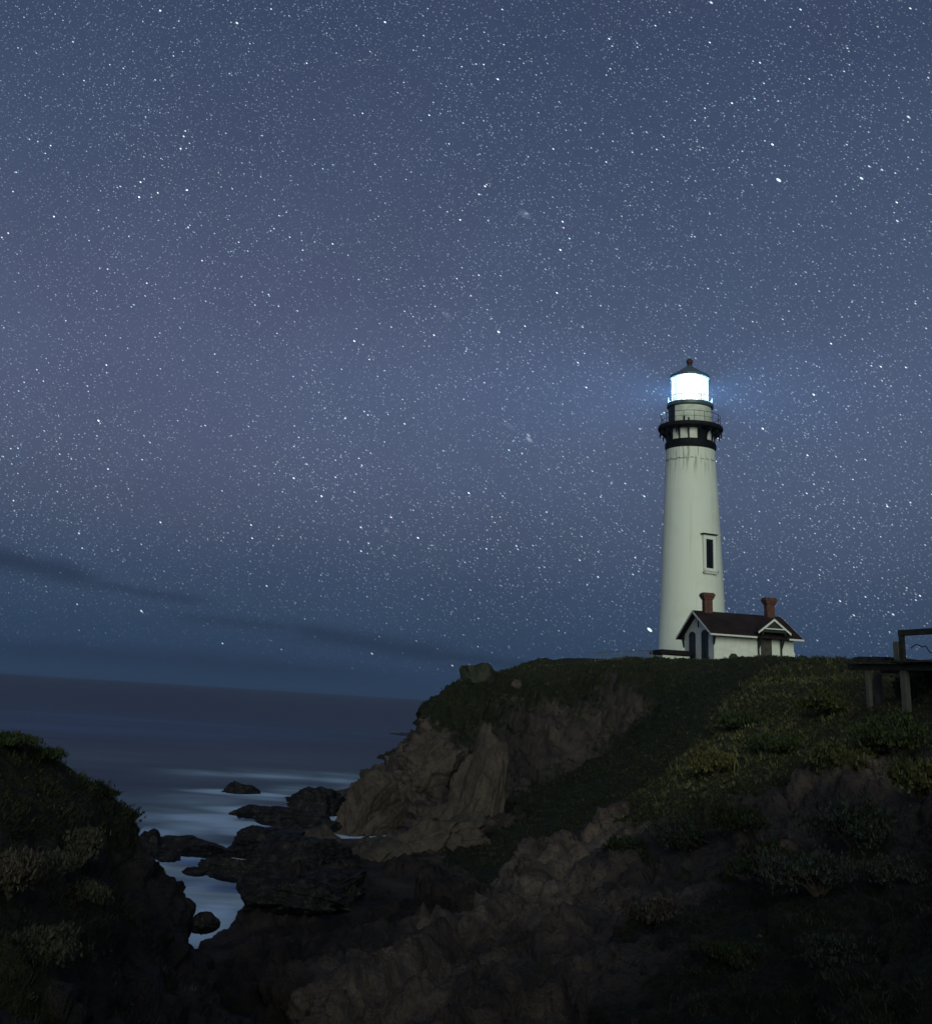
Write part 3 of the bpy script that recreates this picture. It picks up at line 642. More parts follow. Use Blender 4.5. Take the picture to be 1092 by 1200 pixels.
rock('boulder', 484, 990, 32.6, (5.4, 2.2, 2.2), 'long low brown block spread along the bottom of the cliff foot', 'boulder', 'rock_pale', (.3, -.3, .15), 13, .12, 6, joints=12)
rock('boulder', 545, 985, 34.6, (2.0, 1.5, 1.6), 'brown block at the gully end of the cliff foot under the fluted rib', 'boulder', 'rock_mid', (.1, -.4, .3), 12, .12, 6, joints=8)
rock('boulder', 372, 990, 31.5, (1.2, 1.2, 1.0), 'small brown block wedged beside the seaward end of the cliff foot', 'boulder', 'rock_mid', (0, .1, .5), 11, .12, joints=6)
rock('boulder', 440, 1006, 31, (2.6, 1.6, 1.2), 'flat brown block below the pale seaward block of the cliff foot', 'boulder', 'rock_mid', (.2, -.25, -.2), 12, .12, 6, joints=9)
rock('sea_rock', 284, 904, 49.5, (1.35, .9, 1.0), 'lone black rock rising out of the sea away from the shore', 'sea rock', 'rock_dark', (0, .25, .2), 9, .12, joints=5, z=-.05)
for (u, v, d, s, l) in (   # photo place, distance, half sizes, label
    (372, 942, 42, (2.4, 1.6, 1.15), 'humped black rock in the surf touching the seaward cliff foot'),
    (298, 951, 39.5, (2.0, 1.0, .5), 'low tapering black rock awash beyond the large dark ledge'),
    (350, 958, 37, (2.2, 1.2, .7), 'black rock in front of the humped surf rock beside white water'),
    (305, 985, 31, (2.6, 1.9, 1.2), 'large peaked black ledge in the middle of the cove mouth'),
    (350, 1006, 29, (2.8, 1.9, 1.0), 'wide black ledge between the peaked ledge and the brown cliff foot'),
    (226, 990, 29.4, (1.8, 1.1, .6), 'black rock at the left end of the large cove mouth ledge'),
    (178, 986, 26.5, (.7, .6, .6), 'small black rock just past the tip of the left mound'),
    (199, 1001, 26.4, (.5, .5, .3), 'low black rock at the top of the white water channel'),
    (262, 1016, 25.8, (2.0, 1.0, .5), 'flat dark rock reaching into the white channel from the right'),
    (229, 1021, 24.6, (.5, .3, .14), 'tiny flat rock nearly covered by the channel foam'),
    (237, 1078, 19.2, (.45, .4, .3), 'small black stone at the near end of the foaming channel'),
    (330, 1050, 22, (2.2, 1.3, .8), 'broad black rock on the right bank of the foaming channel'),
    (375, 1040, 24, (2.2, 1.4, .8), 'black rock behind the right bank of the channel')):
    rock('sea_rock', u, v, d, s, l, 'sea rock', 'rock_dark', (rng.uniform(-.15, .15), rng.uniform(-.15, .15), rng.uniform(-.4, .4)), 12, .12, sub=6 if s[0] > 1 else 5, joints=9, bed=(-.25, .1, 1))
rock('boulder', 917, 995, 17.6, (.34, .3, .3), 'pale stone lying on the dark bank halfway below the grassy slope', 'boulder', 'rock_pale', (.3, .2, 0), 8, .15, 4)
rock('boulder', 888, 1103, 13.7, (.10, .09, .13), 'small pale stone low on the dark bank near the frame bottom', 'boulder', 'rock_pale', (.1, .4, .3), 7, .12, 4)

make_sea()

# ------------------------------------------------------------------ lighthouse
TB = at_abs(811.5, 768, 131); H0 = float(TB[2] - 11.3); TB[2] = 11.3     # local zero is the plateau
LH = empty('lighthouse', TB, math.atan2(-TB[0], TB[1]), label='tall white lighthouse tower with black gallery and brilliantly lit lantern', cat='lighthouse')
def ring(r0, r1, h0, h1, n=96, a0=0, a1=2 * math.pi):
    return MB().lathe([(r0, H0 + h0), (r1, H0 + h0), (r1, H0 + h1), (r0, H0 + h1)], n, a0, a1, closed=True)
def hoop(mb, r, h, t, n=72):
    mb.lathe([(r + t * math.cos(q), H0 + h + t * math.sin(q)) for q in np.linspace(0, 2 * math.pi, 6, endpoint=False)], n, closed=True)
def build_lighthouse():
    z = lambda h: H0 + h
    t = MB().lathe([(4.15, -1), (4.15, z(-.3)), (3.93, z(.2)), (3.7, z(5.5)), (3.46, z(12)), (3.16, z(19)), (2.96, z(23.3)), (2.98, z(23.9)), (2.2, z(23.9))], 128)
    t.build('tower_wall', M['tower'], LH, True)
    # stair window
    wa = R(34); hz = z(11.2); rw = 3.485; px = Vector((math.sin(wa), -math.cos(wa), 0)); tx = Vector((math.cos(wa), math.sin(wa), 0))
    def onwall(dx, dr, h): return px * (rw + dr) + tx * dx + Vector((0, 0, h))
    fr = MB()
    for (dx, dz, w, h) in ((-.66, 0, .34, 4.3), (.66, 0, .34, 4.3), (0, 1.9, .98, .5), (0, -1.9, .98, .5)):
        fr.box(onwall(dx, 0, hz + dz), (w, .44, h), wa)
    w = fr.build('window', M['tower'], LH, bevel=.02)
    MB().box(onwall(0, .12, hz + 2.22), (2.0, .62, .14), wa).build('hood', M['brown_deck'], w)
    MB().box(onwall(0, .1, hz - 2.21), (1.75, .5, .12), wa).build('sill', M['trim'], w)
    bk = MB()
    for dx in (-.92, .92):
        bk.tube([onwall(dx, .05, hz - 2.2), onwall(dx, .5, hz - 2.12), onwall(dx, .5, hz - 1.8)], .03, 6)
    bk.tube([onwall(-.92, .5, hz - 2.05), onwall(.92, .5, hz - 2.05)], .025, 6); bk.build('sill_rail', M['black'], w)
    MB().box(onwall(0, -.1, hz), (.97, .4, 3.3), wa).build('pane', M['glass_dark'], w)
    MB().box(onwall(.02, .12, hz), (.05, .05, 3.3), wa).box(onwall(0, .123, hz + .5), (.97, .05, .05), wa).build('glazing_bar', M['black'], w)
    # black base ring, watch room, gallery
    MB().lathe([(2.2, z(23.92)), (3.0, z(23.92)), (3.1, z(24.3)), (3.1, z(24.75)), (2.2, z(24.75))], 96, closed=True).build('base_ring', M['black'], LH, True)
    ring(2.2, 2.74, 24.752, 26.6).build('watch_room', M['black'], LH, True)
    for ang in (-38, -15.5, 7.5, 53, 75, 98, 120, 143, 165, 188, 210, 233):
        half = 9.6 if ang < 40 else 8
        ring(2.68, 2.81, 25.0, 26.42, 8, R(ang - half), R(ang + half)).build('wall_panel', M['white'], LH)
    for k in range(16):
        a = R(-26.5 + 22.5 * k); e = Vector((math.sin(a), -math.cos(a), 0)); s = Vector((math.cos(a), math.sin(a), 0)) * .05
        prof = [(2.83, 24.8), (2.93, 24.8), (2.97, 25.3), (3.12, 25.75), (3.75, 26.08), (3.75, 26.3), (2.83, 26.3)]
        b = MB().prism([e * r + Vector((0, 0, z(h))) - s for r, h in prof], s * 2)
        b.tube([e * 3.7 + Vector((0, 0, z(26.0))), e * 3.7 + Vector((0, 0, z(25.5)))], .12, 6, .05)
        b.build('gallery_bracket', M['black'], LH)
    MB().lathe([(2.2, z(26.6)), (2.2, z(26.31)), (3.65, z(26.31)), (3.9, z(26.45)), (3.96, z(26.65)), (3.9, z(26.9)), (3.7, z(26.95)), (2.2, z(26.95))], 96, closed=True).build('gallery_deck', M['brown_deck'], LH, True)
    rl = MB(); hoop(rl, 3.6, 28.2, .03); hoop(rl, 3.6, 27.55, .02)
    for k in range(18):
        a = R(8 + 20 * k); rl.tube([(3.6 * math.sin(a), -3.6 * math.cos(a), z(26.9)), (3.6 * math.sin(a), -3.6 * math.cos(a), z(28.22))], .03, 6)
    rl.build('gallery_railing', M['brown_deck'], LH)
    # drum under the lantern
    ring(2.0, 2.58, 26.96, 29.25).build('lantern_drum', M['white_panel'], LH, True)
    ring(2.55, 2.65, 26.98, 29.24, 16, R(-105), R(-45)).build('drum_dark_sector', M['blue_dark'], LH)  # thin dark shell over the left sector of the drum
    for ang, hh in ((-16, .4), (-4, .2)):
        ring(2.55, 2.67, 27.0, 27.35 + hh, 3, R(ang - 2.2), R(ang + 2.2)).build('hatch', M['black'], LH)
    MB().lathe([(1.9, z(29.26)), (2.6, z(29.26)), (2.84, z(29.4)), (2.84, z(29.8)), (1.9, z(29.8))], 96, closed=True).build('lantern_gallery', M['teal'], LH, True)
    ur = MB()
    for k in range(14):
        a = R(4 + 360 / 14 * k); e = Vector((math.sin(a), -math.cos(a), 0)) * 2.72
        ur.tube([e + Vector((0, 0, z(29.75))), e + Vector((0, 0, z(30.6)))], .045, 6)
    hoop(ur, 2.72, 30.6, .035); ur.build('lantern_handrail', M['trim'], LH)
    # lantern: lens with its lamps, panes, frame, roof
    ln = MB().lathe([(.01, z(29.95)), (.75, z(29.95)), (.95, z(30.5)), (1.0, z(31.5)), (.95, z(32.5)), (.7, z(33.0)), (.01, z(33.0))], 32).build('lens', M['lens'], LH, True)
    for deg in (-116, -93, 93, 116, 180):      # the flash panels throw flat beams out to sea and along the shore
        a = R(deg); l = bpy.data.lights.new('lamp', 'AREA'); l.shape = 'RECTANGLE'; l.size = .38; l.size_y = 2.0
        l.energy = LAMP; l.spread = R(96); l.color = (.22, .52, 1.0)
        o = bpy.data.objects.new('lamp', l); COL.objects.link(o); o.parent = ln
        e = Vector((math.sin(a), -math.cos(a), 0)); o.location = e * 1.06 + Vector((0, 0, z(31.5))); o.rotation_euler = (-e).to_track_quat('Z', 'Y').to_euler()
    MB().lathe([(2.2, z(29.81)), (2.2, z(33.15))], 16).build('lantern_glass', M['pane'], LH)
    lf = MB()
    for k in range(16):
        a = 2 * math.pi * k / 16; e = Vector((math.sin(a), -math.cos(a), 0)) * 2.22
        lf.box(e + Vector((0, 0, z(31.48))), (.03, .05, 3.32), a)
    lf.build('lantern_frame', M['trim'], LH)
    rf = MB().lathe([(2.05, z(33.16)), (2.36, z(33.2)), (2.4, z(33.5)), (1.8, z(33.85)), (1.05, z(34.35)), (.5, z(34.75)), (.36, z(34.85)), (.01, z(34.85))], 32)
    rf = rf.build('roof', M['teal'], LH, True)
    MB().lathe([(.35, z(34.8)), (.31, z(35.1)), (.2, z(35.2))], 24).build('vent_neck', M['rust'], rf, True)
    MB().lathe([(max(.01, .42 * math.sin(q)), z(35.45) - .42 * math.cos(q)) for q in np.linspace(0, math.pi, 13)], 24).build('vent_ball', M['rust'], rf, True)
LAMP = 90000.
build_lighthouse()

# ------------------------------------------------------------------ fog signal house
HC = at(836.5, 772, 77); HB = 11.1; hz0 = float(HC[2] - HB)
HS = empty('house', (HC[0], HC[1], HB), .1257, label='white house with brown shingle roof and two brick chimneys beside the tower foot', cat='house')
def build_house():
    W, L, he, hr, og, oe = 8.3, 8.09, hz0 + 2.30, hz0 + 4.78, .63, .95
    sl_ = (hr - he) / (W / 2 + oe); hw = hr - sl_ * W / 2 - .14          # wall height at the eave
    gab = [(0, 0, -.8), (0, W, -.8), (0, W, hw), (0, W / 2, hr - .14), (0, 0, hw)]
    MB().prism(gab, (L, 0, 0)).build('wall', M['white'], HS)
    MB().prism([(L - .05, -.02, -.8), (L + .9, -.02, -.8), (L - .05, -.02, 1.5)], (0, .5, 0)).build('buttress', M['white'], HS)
    t = .13
    rp = MB()
    for s, y0 in ((1, -oe), (-1, W + oe)):
        a = [(-og, y0, he), (-og, W / 2, hr), (-og, W / 2, hr - t), (-og, y0, he - t)]
        rp.prism(a, (L + 2 * og, 0, 0))
    roof = rp.build('roof', M['shingle'], HS)
    tr = MB()
    for xx in (-og - .05, L + og + .005):
        for y0 in (-oe, W + oe):
            tr.prism([(xx, y0, he - .02), (xx, W / 2, hr - .02), (xx, W / 2, hr - .26), (xx, y0, he - .2)], (.045, 0, 0))
    xa, xb = 4.0, 7.24
    tr.box(((xa - og) / 2, -oe - .035, he - .09), (xa + og, .06, .16)).box(((xb + L + og) / 2, -oe - .035, he - .09), (L + og - xb, .06, .16)).box((L / 2, W + oe + .035, he - .09), (L + 2 * og, .06, .16))
    tr.build('bargeboard', M['trim'], HS)
    for (x, top) in ((.95, 1.6), (7.55, 1.58)):
        c = MB().box((x, W / 2, hr + top / 2 - .55), (.82, .82, top + .3)).build('chimney', M['brick'], roof)
        MB().box((x, W / 2, hr + top - .38), (.98, .98, .14)).box((x, W / 2, hr + top - .22), (1.14, 1.14, .18)).box((x, W / 2, hr + top - .03), (1.28, 1.28, .2)).box((x, W / 2, hr + top + .13), (1.12, 1.12, .12)).build('chimney_cap', M['brick'], c)
    wz = hz0 + 1.22
    for y in (2.3, 5.9):
        wf = MB()
        for dy in (-.78, .78): wf.box((-.06, y + dy, wz), (.1, .12, 2.5))
        wf.prism([(-.115, y - .9, wz + 1.25), (-.115, y + .9, wz + 1.25), (-.115, y + .55, wz + 1.5), (-.115, y, wz + 1.6), (-.115, y - .55, wz + 1.5)], (.12, 0, 0))
        w = wf.build('window', M['blue_dark'], HS)
        MB().box((-.025, y, wz), (.04, 1.44, 2.48)).build('pane', M['glass_dark'], w)
        MB().box((-.075, y - .47, wz), (.05, .46, 2.4)).box((-.075, y + .47, wz), (.05, .46, 2.4)).build('shutter', M['blue_dark'], w)
    MB().box((-.03, W / 2, hr - 1.25), (.08, .22, .75)).build('gable_vent', M['black'], HS)
    for y in (-.35, W + .35):
        sgn = -1 if y < 0 else 1
        MB().prism([(-.12, y - sgn * .3, hw - 1.3), (-.12, y - sgn * .16, hw - 1.3), (-.12, y + sgn * .38, hw - .35), (-.12, y + sgn * .38, hw - .12), (-.12, y - sgn * .3, hw - .1)], (.12, 0, 0)).build('eave_bracket', M['dark_green'], HS)
    # porch with its own little gable
    x0, pw, po = 5.62, 1.62, 1.35
    pe, pr = hz0 + 2.72, hz0 + 4.0
    pp = MB()
    for s in (-1, 1):
        pp.prism([(x0 + s * pw, -po, pe), (x0, -po, pr), (x0, -po, pr - .1), (x0 + s * pw, -po, pe - .1)], (0, po + 1.4, 0))
    pr_ = pp.build('porch_roof', M['shingle'], HS)
    MB().prism([(x0 - pw + .12, -po + .12, pe + .02), (x0 + pw - .12, -po + .12, pe + .02), (x0, -po + .12, pr - .16)], (0, po - .2, 0)).build('porch_shade_infill', M['dark_green'], HS)  # dark infill stands in for the shade inside the porch gable
    pb = MB()
    for s in (-1, 1):
        pb.prism([(x0 + s * (pw + .04), -po - .06, pe + .02), (x0, -po - .06, pr + .03), (x0, -po - .06, pr - .2), (x0 + s * (pw + .02), -po - .06, pe - .17)], (0, .055, 0))
    pb.box((x0, -po - .03, pe + .34), (1.9, .06, .1)); pb.build('bargeboard', M['trim'], pr_)
    for s in (-1, 1):
        MB().box((x0 + s * 1.15, -.07, pe - 1.1), (.16, .14, 2.0)).prism([(x0 + s * 1.15 - .07, -.13, pe - 1.5), (x0 + s * 1.15 - .07, -.13, pe - 1.2), (x0 + s * 1.15 - .07, -po + .1, pe + .02), (x0 + s * 1.15 - .07, -po + .1, pe - .2)], (.14, 0, 0)).box((x0 + s * 1.15, -po / 2, pe - .02), (.15, po - .2, .12)).build('porch_bracket', M['dark_green'], HS)
    d = MB().box((x0 - .35, -.03, hz0 + 1.0), (1.1, .12, 3.0)).build('door', M['door'], HS)
    MB().box((x0 - .35, -.1, hz0 + 1.5), (.7, .05, .9)).box((x0 - .35, -.1, hz0 + .3), (.7, .05, .9)).build('door_panel', M['door'], d)
    vx = 1.95
    v = MB().prism([(vx - .5, -.06, -.3), (vx + .5, -.06, -.3), (vx + .5, -.06, hz0 + .28), (vx + .22, -.06, hz0 + .6), (vx - .22, -.06, hz0 + .6), (vx - .5, -.06, hz0 + .28)], (0, .1, 0)).build('hatch', M['dark_green'], HS)
build_house()

# low flat annex left of the house
AN = at(786, 771.5, 80); az0 = float(AN[2] - 11.1) + .25
an = empty('low_outbuilding', (AN[0], AN[1], 11.1), .13, label='low flat roofed outbuilding at the seaward foot of the tower', cat='outbuilding')
MB().box((0, 0, az0 / 2 - .3), (2.8, 3.2, az0 + .5)).build('wall', M['white'], an)
MB().box((0, 0, az0 + .22), (3.3, 3.8, .3)).box((-.1, 0, az0 + .44), (2.8, 3.3, .1)).build('roof', M['brown_deck'], an)

# wire fence on the brow
fp = [(697, 778, 63.6), (711, 777, 64.6), (728, 776, 65.8), (746, 775.5, 67), (764, 775, 68.6)]
fpts = [at(*q) + np.array([0, 0, .3]) for q in fp]
fe = empty('wire_fence', fpts[0] - np.array([0, 0, .5]), label='thin wire mesh fence on the brow beside the outbuilding', cat='fence')
o_ = Vector(fpts[0]) - Vector((0, 0, .5))
fv = [Vector(q) - o_ for q in fpts]
for q in fv: MB().tube([q - Vector((0, 0, .5)), q + Vector((0, 0, .62))], .028, 6).build('post', M['iron'], fe)
rl = MB(); ms = MB()
for a, b in zip(fv[:-1], fv[1:]):
    rl.tube([a + Vector((0, 0, .6)), b + Vector((0, 0, .6))], .03, 5); rl.tube([a + Vector((0, 0, -.05)), b + Vector((0, 0, -.05))], .012, 5)
    n = max(3, int((b - a).length / .16))
    for k in range(n):
        p0, p1 = a.lerp(b, k / n), a.lerp(b, min(1, (k + 4) / n))
        ms.tube([p0 + Vector((0, 0, -.05)), p1 + Vector((0, 0, .6))], .004, 3); ms.tube([p0 + Vector((0, 0, .6)), p1 + Vector((0, 0, -.05))], .004, 3)
rl.build('rail', M['iron'], fe); ms.build('wire_mesh', M['iron'], fe)

# ------------------------------------------------------------------ boardwalk on posts at the right
def build_boardwalk():
    A0 = at(1001, 770.5, 27.5); B0 = at(1046, 771.5, 27.1)
    e = Vector((B0[0] - A0[0], B0[1] - A0[1], 0)).normalized(); n = Vector((-e.y, e.x, 0)); zt = float(A0[2])
    rz = math.atan2(e.y, e.x)
    bw = empty('boardwalk', (A0[0], A0[1], zt - .1), rz, label='weathered timber boardwalk on posts jutting over the grassy slope', cat='boardwalk')
    # local: x along the front edge, y away from the viewer, z up from deck top - .1
    dk = MB(); L_ = 5.4
    k = 0; x = 0.
    while x < L_:
        top = .1 + (.02 if x < 1.35 else -.09) + rng.uniform(-.012, .012)
        dk.box((x + .07, 1.0, top - .03), (.128, 2.1 + rng.uniform(-.08, .08), .055)); x += .142
    dk.build('deck', M['wood_dark'], bw)
    MB().box((.65, .0, .02), (1.42, .08, .13)).box((L_ / 2 - .25, .28, -.17), (L_ + .5, .12, .2)).box((L_ / 2 - .25, 1.8, -.17), (L_ + .5, .12, .2)).build('beam', M['wood_dark'], bw)
    def px(u, v, y=0.):       # local x of a pixel on the front plane
        q = ray(u, v); o = Vector((0, 0, CZ)); nn = n; base = Vector(A0) + n * y
        t = (base - o).dot(nn) / Vector(q).dot(nn); P = o + Vector(q) * t
        return (P - Vector((A0[0], A0[1], zt - .1))).dot(e), P.z - (zt - .1)
    for (u, wdt) in ((1017.5, .14), (1060, .2)):
        xx, _ = px(u, 790, .3); MB().box((xx, .27, -1.75), (wdt, wdt * 1.05, 2.94)).build('post', M['wood'], bw, bevel=.015)
    xx, _ = px(1017.5, 790, 1.8); MB().box((xx + .35, 1.8, -1.75), (.2, .2, 2.94)).build('post', M['wood'], bw, bevel=.015)
    xs, zs = px(1050, 752, .2); MB().box((xs, .2, zs / 2), (.19, .14, zs)).build('stub_post', M['wood'], bw, bevel=.01)
    xr, zr = px(1055.5, 741, .2)
    rp = MB().box((xr, .2, zr / 2 - .02), (.15, .12, zr)); rp.build('railing_post', M['wood_dark'], bw, bevel=.01)
    MB().box((xr + 1.9, .2, zr + .03), (3.95, .15, .17), 0, R(-1.5)).box((L_ - .1, .2, zr / 2), (.14, .12, zr)).build('handrail', M['wood_dark'], bw, bevel=.01)
    pts = []
    for k in range(28):
        t = k / 27; pts.append((xr + .3 + 1.5 * t, .22 + .1 * math.sin(t * 9), .38 + .10 * math.sin(t * 8.5) + .05 * math.sin(t * 21)))
    MB().tube(pts, .016, 5).build('loose_wire', M['black'], bw)
build_boardwalk()

# ------------------------------------------------------------------ vegetation
def blades(P, N, h, w, n_bl, tint, lean=.5, rg=rng):
    "tapering bent blades: every point grows n_bl of them"
    P = np.repeat(P, n_bl, 0); N = np.repeat(N, n_bl, 0); h = np.repeat(h, n_bl) * rg.uniform(.5, 1.25, len(P)); w = np.repeat(w, n_bl) * rg.uniform(.7, 1.3, len(P)); tint = np.repeat(tint, n_bl, 0)
    m = len(P); a = rg.uniform(0, 2 * np.pi, m); l = rg.uniform(.15, 1, m) * lean
    up = N * .45 + np.array([0, 0, .75]); up /= np.linalg.norm(up, axis=1)[:, None]
    side = np.stack([np.cos(a), np.sin(a), np.zeros(m)], 1); b = rg.uniform(0, 2 * np.pi, m); ln = np.stack([np.cos(b), np.sin(b), np.zeros(m)], 1)
    off = rg.normal(size=(m, 3)) * (h * .22)[:, None] * np.array([1, 1, .15]); base = P + off - up * .03
    mid = base + up * (h * .55)[:, None] + ln * (h * l * .22)[:, None]; tip = base + up * (h * (1 - .35 * l))[:, None] + ln * (h * l * .85)[:, None]
    V = np.stack([base - side * w[:, None] / 2, base + side * w[:, None] / 2, mid + side * w[:, None] * .36, mid - side * w[:, None] * .36, tip], 1).reshape(-1, 3)
    i = np.arange(m)[:, None] * 5
    Fc = np.concatenate([i + np.array([[0, 1, 2]]), i + np.array([[0, 2, 3]]), i + np.array([[3, 2, 4]])]); 
    C = np.repeat(tint * rg.uniform(.7, 1.35, (m, 1)), 5, 0)
    return V, Fc, C
def palette(n, dryv, rg=rng):
    green = np.array([.024, .034, .017]); olive = np.array([.052, .058, .026]); straw = np.array([.118, .114, .055]); brown = np.array([.036, .028, .020])
    r = rg.uniform(0, 1, n)[:, None]; t = rg.uniform(0, 1, n)[:, None]; dv = dryv[:, None]
    c = green * (1 - t) + olive * t
    c = np.where(r < dv * .5, straw * (.6 + .5 * t), c); c = np.where((r > .9), brown, c); return c
def scatter_grass():
    # pick surface points by cell area, thinned with distance, only where plants hold
    Pc = P2.reshape(NA, ND, 3); c00 = Pc[:-1, :-1]; du = Pc[1:, :-1] - c00; dv = Pc[:-1, 1:] - c00
    area = np.linalg.norm(np.cross(du, dv), axis=2).ravel()
    cell = gi[:-1, :-1].ravel(); dist = D1[cell]; vg = veg[cell]; azc = np.degrees(AZ.ravel()[cell])
    patch = fbm(P2[cell] * np.array([.8, .8, .8]) + 70, 3)
    keep = np.clip((vg + patch * .45 - .42) * 3.2, 0, 1)
    dens = np.clip(9000 / dist ** 1.55, 4, 240)
    seen = (azc > -27) & (azc < 29) & (dist > 4.5) & (P2[cell, 2] > .3) & (dist < 84)
    lam = area / DK * dens * keep * seen
    tot = lam.sum(); k = min(1., 95000 / tot)
    cnt = rng.poisson(lam * k); idx = np.repeat(np.arange(len(cell)), cnt); n = len(idx)
    a_, b_ = rng.uniform(0, 1, (2, n, 1))
    Pp = c00.reshape(-1, 3)[idx] + du.reshape(-1, 3)[idx] * a_ + dv.reshape(-1, 3)[idx] * b_
    ci = cell[idx]; dd = D1[ci]; dr = dry[ci]
    tuft = np.clip(.5 + fbm(Pp * 1.3 + 11, 3) * 1.1, .25, 1.6)
    h = (.12 + .006 * np.minimum(dd, 45)) * tuft * (.75 + .5 * (dr > .5)); w = .006 + .0009 * dd
    zone = np.clip(.5 + .9 * fbm(Pp * .6 + 5, 3), .1, 1.2)[:, None]
    col = palette(n, dr * .95) * (.55 + .6 * zone) * (1 + .9 * np.clip(dr - .4, 0, 1))[:, None]
    dull = np.clip(soil[ci] * .8 + wet_shade[ci] * .8, 0, .85)[:, None]; col = col * (1 - dull) + col.mean(1, keepdims=True) * np.array([.75, .68, .62]) * dull
    h = np.where((rng.uniform(0, 1, n) < .06) & (dr < .5), h * 1.7, h)
    V, Fc, C = blades(Pp, NT[ci], h * np.where(dr > .5, .82, 1), w, 5, col, 1.1)
    o = np_mesh('grass', V, Fc, M['blade'], cols=dict(tint=C), smooth=False); tag(o, 'short olive grass and iceplant covering the bluff slopes', 'grass', kind='stuff')
    print('grass tufts', n, 'wanted', int(tot))
scatter_grass()

def shrub(u, v, d, rx, rz, label, tint, n=900, leaf=.05, upright=0., cat='shrub', group=None):
    if d < 15: rx, rz, leaf, n = rx * .8, rz * .62, leaf * .66, int(n * 1.1)
    p = at(u, v, d); gz = ground_z(p[0], p[1]); base = (p[0], p[1], min(gz + .05, p[2]) if abs(gz - p[2]) < 1.2 else p[2])
    rg = np.random.default_rng(int(u * 7 + v)); root = empty('shrub', base, label=label, cat=cat, group=group)
    st = MB(); tips = []
    for k in range(13):
        a = rg.uniform(0, 6.28); t = rg.uniform(.2, 1) * (1 - upright * .6)
        e = Vector((math.cos(a) * rx * t, math.sin(a) * rx * t, rz * rg.uniform(.4, 1.15) * (1.15 - .4 * t)))
        m_ = Vector((e.x * .35, e.y * .35, e.z * .55)); st.tube([(0, 0, -.15), m_, e], .022 * rx / .5, 5, .005); tips += [e, m_.lerp(e, .55), m_.lerp(e, .8)]
    st.build('stem', M['twig'], root)
    T = np.array([t[:] for t in tips]); c = T[rg.integers(0, len(T), n)] + rg.normal(size=(n, 3)) * np.array([rx, rx, rz]) * .17
    c[:, 2] = np.maximum(c[:, 2], -.08)
    clus = rg.uniform(.55, 1.4, len(T))
    Nn = rg.normal(size=(n, 3)); Nn[:, 2] = np.abs(Nn[:, 2]); Nn /= np.linalg.norm(Nn, axis=1)[:, None]
    col = np.array(tint)[None] * rg.uniform(.5, 1.5, (n, 1)) * np.array([1, 1, 1]) + rg.normal(size=(n, 3)) * .004
    V, Fc, C = blades(c, Nn, np.full(n, leaf * 2.2), np.full(n, leaf * .55), 3, np.clip(col, .004, 1), .8, rg)
    np_mesh('foliage', V, Fc, M['leaf'], cols=dict(tint=C), smooth=False, parent=root)
pale = (.055, .053, .042); dk_ = (.020, .026, .014); grn = (.035, .048, .020); olv = (.06, .062, .026)
shrub(132, 966, 13.5, .42, .36, 'dark bush at the seaward tip of the left mound', dk_, 1200, .05)
shrub(108, 940, 13.2, .42, .32, 'dark bush on the left mound skyline next to its tip', dk_, 900, .05)
shrub(95, 1010, 11.2, .42, .46, 'pale dry bush on the bare bank below the left mound grass', pale, 1500, .05, .5)
shrub(62, 1022, 10.3, .3, .26, 'smaller pale bush left of the dry bank bush on the mound', pale, 700, .045, .4)
shrub(12, 1040, 8.8, .4, .4, 'brownish bush at the left frame edge on the mound', (.07, .06, .048), 1300, .045, .5)
shrub(105, 1062, 10.4, .4, .3, 'dull grey green bush low on the left mound bank', (.05, .05, .036), 1100, .045, .4)
shrub(50, 1110, 8.2, .42, .34, 'green grey bush near the lower left of the mound', (.045, .05, .034), 1300, .04, .3)
shrub(35, 1190, 7.1, .4, .34, 'lowest pale bush in the bottom left corner of the mound', (.06, .056, .042), 1300, .04, .5)
shrub(14, 872, 12.4, .7, .16, 'tufted grassy bush on the left mound skyline at the frame edge', grn, 800, .05, .6)
shrub(50, 888, 12.6, .55, .16, 'small tufted bush standing proud of the left mound skyline', grn, 600, .05, .6)
shrub(1082, 780, 28.5, .85, .62, 'dark bush behind the boardwalk handrail', dk_, 1500, .07)
shrub(1062, 778, 28.8, .4, .35, 'small dark bush at the foot of the boardwalk railing post', dk_, 700, .07)
shrub(1045, 868, 22.5, .85, .6, 'dark green bush on the slope under the boardwalk posts', grn, 1800, .07)
shrub(985, 905, 22, .8, .5, 'olive bush at the right lower rim of the grassy slope', olv, 1500, .07)
shrub(905, 880, 25, .8, .45, 'dark green bush in the middle of the grassy slope', grn, 1600, .07)
shrub(965, 830, 28.5, .9, .5, 'wide olive bush on the grassy slope left of the boardwalk posts', olv, 1700, .075)
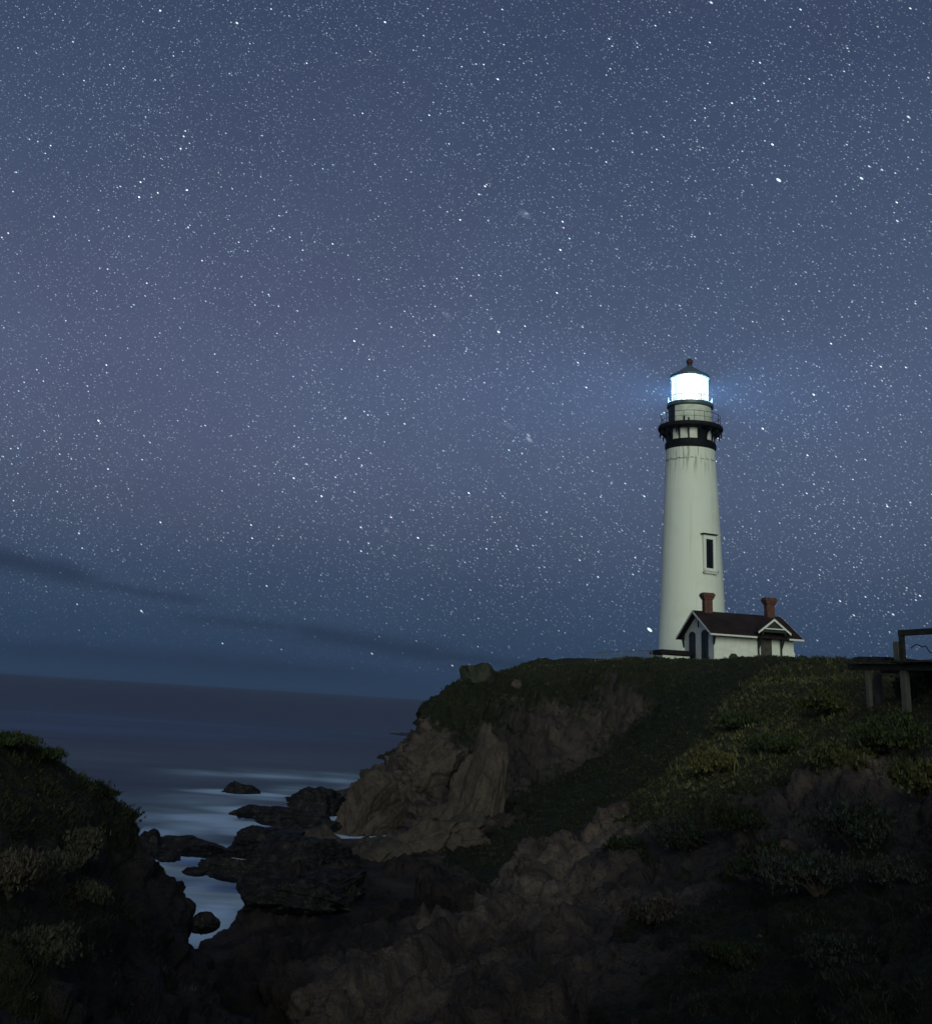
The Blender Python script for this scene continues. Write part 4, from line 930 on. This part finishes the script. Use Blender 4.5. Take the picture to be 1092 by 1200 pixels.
shrub(840, 905, 24.5, .8, .42, 'straw coloured bush on the left lower grassy slope', (.10, .088, .035), 1500, .07)
shrub(870, 850, 30, .9, .42, 'dark tuft of brush near the crest of the grassy slope', grn, 1500, .08)
shrub(1075, 905, 19.8, .8, .6, 'olive bush on the bank at the right frame edge', olv, 1500, .06)
for (u, v, d, rx, rz, lab, tn) in (
    (735, 1000, 20.8, .6, .5, 'dark trailing bush hanging below the lower tip of the grassy slope', dk_), (800, 985, 20.8, .9, .5, 'broad dark bush under the rim of the grassy slope', (.024, .028, .024)),
    (860, 965, 20.6, .8, .5, 'black green bush tucked under the middle rim of the grassy slope', dk_), (1000, 985, 17.8, 1.0, .6, 'dull green bush on the bank below the bare earth patch', (.028, .034, .028)),
    (960, 1045, 15.5, 1.0, .5, 'wide dim bush on the dark bank under the larger pale stone', (.030, .036, .032)), (1060, 1040, 14.8, .9, .5, 'dim grey green bush on the dark bank at the right frame edge', (.034, .038, .034)),
    (770, 1070, 16.2, .6, .3, 'brownish bush on the dark bank beside the bare rock slab', (.045, .036, .034)), (860, 1130, 13, .8, .35, 'low dark bush just right of the lowest pale stone', dk_),
    (1010, 1130, 12.2, .9, .4, 'dark spreading bush low on the bank at the lower right', (.022, .026, .024)), (740, 1150, 13.2, .6, .3, 'low black bush at the bottom end of the bare rock slab', dk_)):
    shrub(u, v, d, rx, rz, lab, tn, 1500, .05)
shrub(900, 1020, 17.2, .8, .5, 'dark bush growing out of the black bank', dk_, 1600, .06)

# ------------------------------------------------------------------ sea air
def make_haze():
    m = bpy.data.materials.new('sea_air'); m.use_nodes = True; t = m.node_tree; t.nodes.clear()
    v = t.nodes.new('ShaderNodeVolumePrincipled'); o = t.nodes.new('ShaderNodeOutputMaterial'); t.links.new(v.outputs[0], o.inputs['Volume'])
    v.inputs['Color'].default_value = (.55, .78, 1.0, 1); v.inputs['Density'].default_value = .00012; v.inputs['Anisotropy'].default_value = .55
    b = MB().box((0, 0, 22), (18400, 18400, 60)).build('haze', m); tag(b, kind='stuff')
make_haze()
